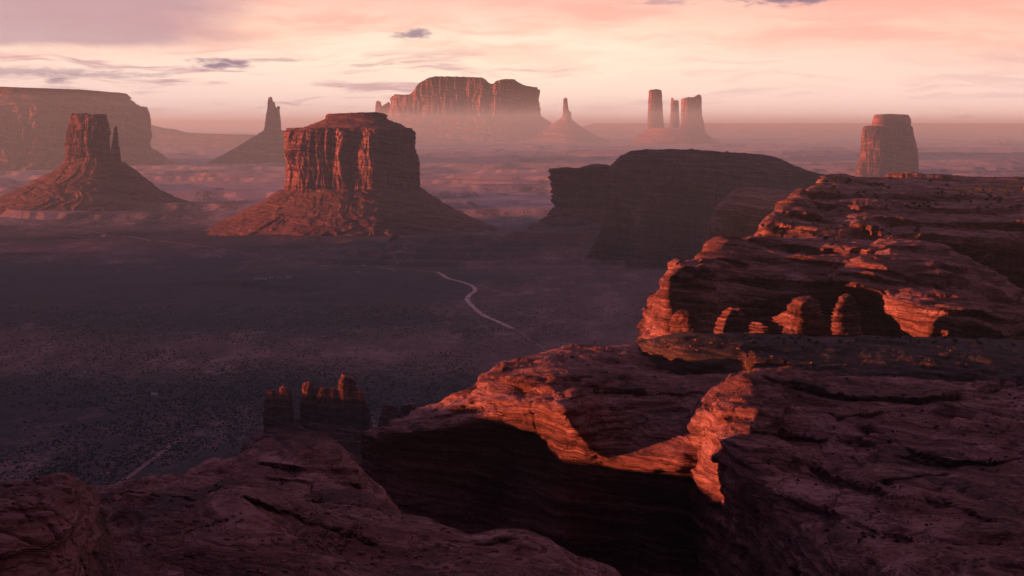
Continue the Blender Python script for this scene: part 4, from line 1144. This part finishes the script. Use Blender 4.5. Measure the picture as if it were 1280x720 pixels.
rocks('hoodoo', 'thin orange hoodoo at the lip of the dark cliff near the right edge', 'hoodoo', 900, [
    ('column', 322, 1196, 1201, [(1196, 308), (1198, 305), (1201, 308)], 0.9, 231.0, 1.6)], M_near, 'ledge', 1.6)
rocks('hoodoo', 'squat orange stub beside the thin hoodoo near the right edge', 'hoodoo', 895, [
    ('column', 322, 1184, 1194, [(1184, 313), (1187, 309), (1192, 309), (1194, 313)], 0.9, 232.0, 2.5)], M_near, 'ledge', 1.6)
rocks('hoodoo', 'tallest of the orange hoodoos standing before the dark cliff at the right', 'hoodoo', 880, [
    ('column', 352, 1226, 1238, [(1226, 326), (1230, 321), (1235, 317), (1238, 319)], 0.8, 233.0, 3.0),
    ('column', 354, 1235, 1243, [(1235, 322), (1238, 314), (1242, 316), (1243, 322)], 0.8, 234.0, 2.4)], M_near, 'ledge', 1.6)
rocks('hoodoo', 'small orange hoodoo below and left of the tallest one', 'hoodoo', 885, [
    ('column', 340, 1208, 1215, [(1208, 322), (1211, 319), (1214, 323), (1215, 328)], 0.8, 235.0, 2.0)], M_near, 'ledge', 1.6)
rocks('hoodoo', 'lowest small hoodoo on the edge of the slickrock at the far right', 'hoodoo', 872, [
    ('column', 362, 1249, 1256, [(1249, 350), (1252, 346), (1256, 350)], 0.8, 236.0, 2.0)], M_near, 'ledge', 1.6)
_bx, _by, _bz = P(493, 302, 5350)
rocks('boulder', 'dark lone boulder on the bench below the shaded mesa', 'boulder', 5350, [
    ('stone', 306, 485, 503, [(485, 301), (488, 296), (494, 294), (500, 297), (503, 302)], 0.8, 241.0, 14)], M_darkmesa)


# ------------------------------------------------------------------ tracks
def track(name, pts, width, mat, label, lift=0.7):
    """dirt track following the ground through photograph points"""
    pts = np.array(pts, float)
    t = np.linspace(0, len(pts) - 1, len(pts) * 24)
    i = np.clip(t.astype(int), 0, len(pts) - 2)
    f = (t - i)[:, None]
    p0, p1, p2, p3 = pts[np.maximum(i - 1, 0)], pts[i], pts[i + 1], pts[np.minimum(i + 2, len(pts) - 1)]
    c = 0.5 * ((2 * p1) + (-p0 + p2) * f + (2 * p0 - 5 * p1 + 4 * p2 - p3) * f**2 + (-p0 + 3 * p1 - 3 * p2 + p3) * f**3)
    # walk each view ray down to the ground
    D = Dground(c[:, 1])
    for _ in range(12):
        x, y, z = P(c[:, 0], c[:, 1], D)
        g = gz(x, y)
        D = D * (CAMZ - g) / (CAMZ - z)
    x, y, z = P(c[:, 0], c[:, 1], D)
    dx, dy = np.gradient(x), np.gradient(y)
    l = np.hypot(dx, dy) + 1e-6
    nx, ny = -dy / l, dx / l
    w = width * (1 + 0.25 * noise(np.arange(len(x)) / 4.0, 0, 3.0, 2))
    rows = []
    for k in (-0.5, -0.25, 0.0, 0.25, 0.5):
        X, Y = x + nx * w * k, y + ny * w * k
        rows.append(np.stack([X, Y, gz(X, Y) + lift * (1 - 1.2 * k * k)], -1))
    A = np.array(rows)
    fq = grid_faces(5, len(x))
    n = np.cross(A[0, 1] - A[0, 0], A[1, 0] - A[0, 0])
    if n[2] < 0:
        fq = fq[:, ::-1]
    o = obj_from(name, A.reshape(-1, 3), fq, mat)
    o['kind'] = 'structure'
    return o


track('road', [(546, 340), (552, 343), (560, 348), (575, 352), (589, 357), (594, 363), (587, 369), (584, 375), (592, 384), (604, 394), (622, 402), (641, 411)], 11, M_track, '')
track('dirt_road', [(140, 609), (160, 597), (180, 582), (197, 570), (210, 559), (223, 551)], 6.5, M_track2, '', 0.35)
track('valley_road', [(-20, 279), (20, 283), (58, 287), (100, 289), (150, 294), (185, 300), (215, 303), (245, 307), (285, 313), (320, 319)], 11, M_track2, '', 1.5)
track('foot_track', [(641, 411), (652, 416), (660, 424), (672, 430), (684, 441)], 4, M_track2, '', 0.5)
track('side_road', [(400, 332), (420, 334), (440, 333), (465, 332), (490, 337), (520, 338), (548, 341)], 10, M_track2, '', 1.0)


# ------------------------------------------------------------------ settlement
def box(V, Fc, cx, cy, cz, sx, sy, sz, rz=0.0):
    b = len(V)
    ca, sa = math.cos(rz), math.sin(rz)
    for dz in (0, 1):
        for dx, dy in ((-.5, -.5), (.5, -.5), (.5, .5), (-.5, .5)):
            X, Y = dx * sx, dy * sy
            V.append((cx + X * ca - Y * sa, cy + X * sa + Y * ca, cz + dz * sz))
    for f in ((0, 3, 2, 1), (4, 5, 6, 7), (0, 1, 5, 4), (1, 2, 6, 5), (2, 3, 7, 6), (3, 0, 4, 7)):
        Fc.append(tuple(b + i for i in f))


def house(px, py, w, d, h, rz, label, group='buildings of the valley settlement'):
    D = Dground(py)
    for _ in range(10):
        x, y, z = P(px, py, D)
        D = D * (CAMZ - gz(x, y)) / (CAMZ - z)
    x, y, z = [float(v) for v in P(px, py, D)]
    z = float(gz(x, y))
    e = empty('house', (x, y, z), label, 'house', group)
    e.rotation_euler = (0, 0, rz)
    V, Fc = [], []
    box(V, Fc, 0, 0, -1.0, w, d, h + 1.0)
    obj_from('wall', V, np.array(Fc), M_white, e, smooth=False)
    # gable roof
    r = h * 0.45
    V = [(-w/2-.4, -d/2-.5, h), (w/2+.4, -d/2-.5, h), (w/2+.4, d/2+.5, h), (-w/2-.4, d/2+.5, h), (-w/2-.4, 0, h + r), (w/2+.4, 0, h + r)]
    me = bpy.data.meshes.new('roof')
    me.from_pydata(V, [], [(0, 1, 5, 4), (2, 3, 4, 5), (0, 4, 3), (1, 2, 5), (0, 3, 2, 1)])
    me.materials.append(M_roof)
    o = bpy.data.objects.new('roof', me)
    COL.objects.link(o)
    o.parent = e
    V, Fc = [], []
    box(V, Fc, 0, -d / 2 - 0.04, 0, 1.1, 0.1, 2.1)
    obj_from('door', V, np.array(Fc), M_glass, e, smooth=False)
    for k in (-0.3, 0.3):
        V, Fc = [], []
        box(V, Fc, w * k, -d / 2 - 0.04, 1.0, 1.5, 0.1, 1.1)
        obj_from('window', V, np.array(Fc), M_glass, e, smooth=False)
    return e


for a in ((320, 350, 14, 9, 4, 0.1, 'long white house at the left of the row in the dark scrub'),
          (328, 349.5, 20, 9, 4, -0.1, 'longest white building in the row in the dark scrub'),
          (339, 349, 10, 8, 4, 0.3, 'small white house in the middle of the row in the dark scrub'),
          (349, 348.7, 12, 8, 4, 0.0, 'white house right of the middle of the row in the scrub'),
          (361, 348, 12, 9, 4, 0.2, 'white house at the right end of the row in the scrub'),
          (275, 323, 12, 8, 5, 0.1, 'lone white house beside the far valley road'),
          (447, 342, 14, 8, 4, 0.0, 'lone white house on the side road left of the winding track'),
          (493, 340, 14, 8, 4, 0.15, 'house on the side road between the lone white one and the winding track'),
          (129, 293, 12, 8, 5, 0.2, 'tiny pale house beside the far left road'),
          (193, 495, 9, 6, 3.2, 0.1, 'lone tiny house far out on the open floor at lower left')):
    house(*a)


# ------------------------------------------------------------------ plants
def leaf_blob(rs, n, R, H, size, hollow=0.25, vase=0.0):
    """leaf-clump faces spread through a bush-shaped volume"""
    v = rs.normal(size=(n, 3))
    v /= np.linalg.norm(v, axis=1, keepdims=True)
    r = (hollow + (1 - hollow) * rs.rand(n, 1) ** 0.5)
    lob = 1 + 0.35 * np.sin(3 * np.arctan2(v[:, 1], v[:, 0]) + rs.rand() * 6)[:, None]
    c = v * r * lob * np.array([R, R, H * 0.5]) + np.array([0, 0, H * 0.5])
    if vase:
        t = np.clip(c[:, 2:3] / H, 0, 1)
        c[:, :2] *= (0.45 + vase * t ** 0.8)
        az = np.arctan2(c[:, 1], c[:, 0])
        keep = noise(c[:, 0] * 1.1 / R * 2, c[:, 1] / R * 2, c[:, 2] * 1.1, 2) > -0.08
        c, v = c[keep], v[keep]
        n = len(c)
    a, b = rs.normal(size=(n, 3)), rs.normal(size=(n, 3))
    a /= np.linalg.norm(a, axis=1, keepdims=True)
    b -= a * (a * b).sum(1, keepdims=True)
    b /= np.linalg.norm(b, axis=1, keepdims=True)
    s = size * (0.6 + 0.8 * rs.rand(n, 1))
    return np.stack([c - a * s, c + b * s * .6, c + a * s, c - b * s * .6], 1).reshape(-1, 3), np.arange(4 * n).reshape(-1, 4)


def surf(px, py, lo, hi):
    """first rock surface met by the sight line"""
    o = Vector((0, 0, CAMZ))
    d = (Vector([float(q) for q in P(px, py, 100.0)]) - o).normalized()
    dg = bpy.context.evaluated_depsgraph_get()
    h, loc, nrm, idx, ob, _ = S.ray_cast(dg, o, d)
    return loc if h else None


bpy.context.view_layer.update()
rs = np.random.RandomState(5)


def bush(name, base, R, H, mat, n, label, cat, group=None, size=None, vase=0.0):
    e = empty(name, base, label, cat, group)
    V, Fq = leaf_blob(rs, n, R, H, size or R * 0.16, 0.25, vase)
    obj_from('foliage', V, Fq, mat, e, smooth=False)
    # stems
    VV, FF = [], []
    for k in range(11 if vase else 5):
        a = rs.rand() * 6.28
        sp_ = rs.uniform(0.4, 1.05) if vase else 0.7
        tip = np.array([math.cos(a) * R * sp_, math.sin(a) * R * sp_, H * (0.95 if vase else 0.7)])
        b = len(VV)
        for t, rr in ((0, R * .07), (0.5, R * .045), (1, R * .015)):
            c = tip * t + np.array([0, 0, -0.3 * (1 - t)])
            for q in range(5):
                VV.append((c[0] + rr * math.cos(q * 1.2566), c[1] + rr * math.sin(q * 1.2566), c[2]))
        for lv in (0, 1):
            for q in range(5):
                FF.append((b + lv * 5 + q, b + lv * 5 + (q + 1) % 5, b + lv * 5 + 5 + (q + 1) % 5, b + lv * 5 + 5 + q))
    obj_from('stem', np.array(VV), np.array(FF), M_bark, e)
    return e


p = surf(936, 466, 0, 0)
if p is not None:
    bush('juniper', (p.x, p.y, p.z - 0.2), 2.7, 6.2, M_juniper, 2300, 'sunlit rust-red juniper bush on the crest of the slickrock dome', 'bush', size=0.15, vase=0.65)

# shrubs dotting the ledge, the plateau and its skyline
spots = []
for k in range(2600):
    z = rs.rand()
    if k < 900:
        px, py = (rs.uniform(880, 1279), rs.uniform(470, 700)) if z < 0.7 else (rs.uniform(150, 860), rs.uniform(440, 650))
    elif z < 0.45:
        px, py = rs.uniform(1005, 1279), rs.uniform(223.5, 262)
    elif z < 0.75:
        px, py = rs.uniform(940, 1150), rs.uniform(270, 300)
    else:
        px, py = rs.uniform(830, 1279), rs.uniform(419, 436)
    spots.append((px, py))
n_sh = 0
protos = []
for (px, py) in spots:
    if n_sh >= 285:
        break
    o = Vector((0, 0, CAMZ))
    d = (Vector([float(q) for q in P(px, py, 100.0)]) - o).normalized()
    h, loc, nrm, idx, ob, _ = S.ray_cast(bpy.context.evaluated_depsgraph_get() if n_sh < 0 else _DG, o, d) if '_DG' in globals() else (False,) * 6
    if not h:
        if '_DG' not in globals():
            _DG = bpy.context.evaluated_depsgraph_get()
        continue
    if ob.name.startswith('haze') or nrm.z < 0.75 or not (200 < loc.y < 1700) or not ob.name.startswith(('slick', 'rock_ledge')):
        continue
    if noise(loc.x / 40, loc.y / 40, 3.0) < -0.15:
        continue
    if loc.y < 560 and (n_sh >= 70 or noise(loc.x / 9, loc.y / 9, 5.0) < 0.12):
        continue
    sc = (0.45 if loc.y < 560 else 1.7 if loc.y > 1100 else 1.2 if loc.y > 800 else 0.7) * rs.uniform(0.6, 1.35)
    where = 'on the near slickrock' if loc.y < 560 else 'on the skyline plateau' if loc.y > 1100 else 'on the orange terraces' if loc.y > 800 else 'on the dark ledge'
    if len(protos) < 6:
        e = bush('shrub', (loc.x, loc.y, loc.z - 0.1), 1.0, 1.3, M_leaf, 90, 'small dark desert shrub growing ' + where, 'shrub', 'desert shrubs ' + where, size=0.24)
        e.scale = (sc, sc, sc)
        protos.append(e)
    else:
        src = protos[n_sh % 6]
        e = src.copy()
        COL.objects.link(e)
        e.location = (loc.x, loc.y, loc.z - 0.1)
        e.rotation_euler = (0, 0, rs.rand() * 6.28)
        e.scale = (sc, sc, sc * rs.uniform(0.8, 1.2))
        e['label'] = 'small dark desert shrub growing ' + where
        e['group'] = 'desert shrubs ' + where
        for ch in src.children:
            c = ch.copy()
            COL.objects.link(c)
            c.parent = e
    n_sh += 1


# loose stones and chips lying on the near slickrock: uncountable
def loose_stones():
    dg = bpy.context.evaluated_depsgraph_get()
    o = Vector((0, 0, CAMZ))
    VV, FF = [], []
    tet = np.array([(-1, -.8, -.5), (1, -.9, -.4), (.9, .8, -.5), (-.8, 1, -.5), (-.6, -.5, .6), (.7, -.6, .5), (.6, .5, .7), (-.7, .6, .4)])
    quads = ((0, 3, 2, 1), (4, 5, 6, 7), (0, 1, 5, 4), (1, 2, 6, 5), (2, 3, 7, 6), (3, 0, 4, 7))
    cnt = 0
    for k in range(9000):
        px, py = rs.uniform(0, 1280), rs.uniform(405, 718)
        if noise(px / 60.0, py / 14.0, 7.0, 2) < 0.02:
            continue
        d = (Vector([float(q) for q in P(px, py, 100.0)]) - o).normalized()
        h, loc, nrm, idx, ob, _ = S.ray_cast(dg, o, d)
        if not h or nrm.z < 0.72 or loc.y > 720 or ob.name.startswith('haze') or not ob.name.startswith(('slick', 'rock_ledge')):
            continue
        r = (0.12 + 0.42 * rs.rand() ** 3) * (1.5 if ob.name.startswith('rock_ledge') else 1.0)
        a = rs.rand() * 6.28
        R_ = np.array([[math.cos(a), -math.sin(a), 0], [math.sin(a), math.cos(a), 0], [0, 0, 1]])
        pts = (tet * (0.7 + 0.6 * rs.rand(8, 3)) * np.array([1, 0.8, 0.55])) @ R_.T * r + np.array([loc.x, loc.y, loc.z + r * 0.12])
        b = len(VV) * 8
        VV.append(pts)
        FF.append(np.array(quads) + b)
        cnt += 1
    if VV:
        ob = obj_from('loose_stones', np.concatenate(VV), np.concatenate(FF), M_stone, smooth=False)
        tag(ob, 'loose stones and chips scattered over the near slickrock', 'stones', kind='stuff')


loose_stones()


# scrub of the near valley floor: uncountable
def valley_scrub():
    n = 70000
    u = rs.rand(n)
    ymin, ymax = 380.0, 612.0
    py = ymin + (ymax - ymin) * u
    px = rs.uniform(-30, 830, n)
    D = Dground(py)
    x, y, z = P(px, py, D)
    dens = noise(x / 420, y / 900, 6.0, 4) + 0.5 * noise(x / 60, y / 120, 2.0, 2)
    keep = dens > -0.15 + 0.45 * rs.rand(n)
    x, y = x[keep], y[keep]
    g = gz(x, y)
    keep = (g < 70)
    x, y, g = x[keep], y[keep], g[keep]
    n = len(x)
    r = 0.45 + 1.5 * rs.rand(n) ** 2.4
    # each plant: a lumpy five-sided tuft
    a = np.arange(5) * 2 * np.pi / 5
    ring = []
    for zz, k in ((-0.3, 0.8), (0.45, 1.0), (0.95, 0.55)):
        jit = 0.75 + 0.5 * rs.rand(n, 5)
        ring.append(np.stack([x[:, None] + r[:, None] * k * jit * np.cos(a), y[:, None] + r[:, None] * k * jit * np.sin(a), g[:, None] + r[:, None] * zz * (0.8 + 0.4 * rs.rand(n, 5))], -1))
    V = np.stack(ring, 1).reshape(n * 15, 3)
    b = (np.arange(n) * 15)[:, None]
    F4 = []
    for lv in (0, 1):
        for q in range(5):
            F4.append(np.concatenate([b + lv * 5 + q, b + lv * 5 + (q + 1) % 5, b + lv * 5 + 5 + (q + 1) % 5, b + lv * 5 + 5 + q], 1))
    F4.append(np.concatenate([b + 10, b + 11, b + 12, b + 13], 1))
    F4.append(np.concatenate([b + 10, b + 13, b + 14, b + 14], 1)[:, :4])
    F4 = F4[:-1]
    o = obj_from('scrub', V, np.concatenate(F4), M_leaf, smooth=False)
    tag(o, 'low grey-green sagebrush covering the dark valley floor', 'scrub', kind='stuff')


valley_scrub()


# ------------------------------------------------------------------ haze
def build_haze():
    m = bpy.data.materials.new('haze_air')
    m.use_nodes = True
    N = NT(m.node_tree)
    pv = N.n('ShaderNodeVolumePrincipled')
    pv.inputs['Color'].default_value = (0.74, 0.96, 1.0, 1)
    pv.inputs['Density'].default_value = 2.9e-5
    pv.inputs['Anisotropy'].default_value = 0.1
    o = N.n('ShaderNodeOutputMaterial')
    N.t.links.new(pv.outputs[0], o.inputs['Volume'])
    B = 120000.0
    z0, z1 = -260.0, 660.0
    V = [(-B, -B, z0), (B, -B, z0), (B, B, z0), (-B, B, z0), (-B, -B, z1), (B, -B, z1), (B, B, z1), (-B, B, z1)]
    Fq = np.array([(0, 3, 2, 1), (4, 5, 6, 7), (0, 1, 5, 4), (1, 2, 6, 5), (2, 3, 7, 6), (3, 0, 4, 7)])
    h = obj_from('haze', np.array(V), Fq, m, smooth=False)
    h['kind'] = 'stuff'
    h['label'] = 'thin pinkish evening haze lying over the whole valley'


build_haze()
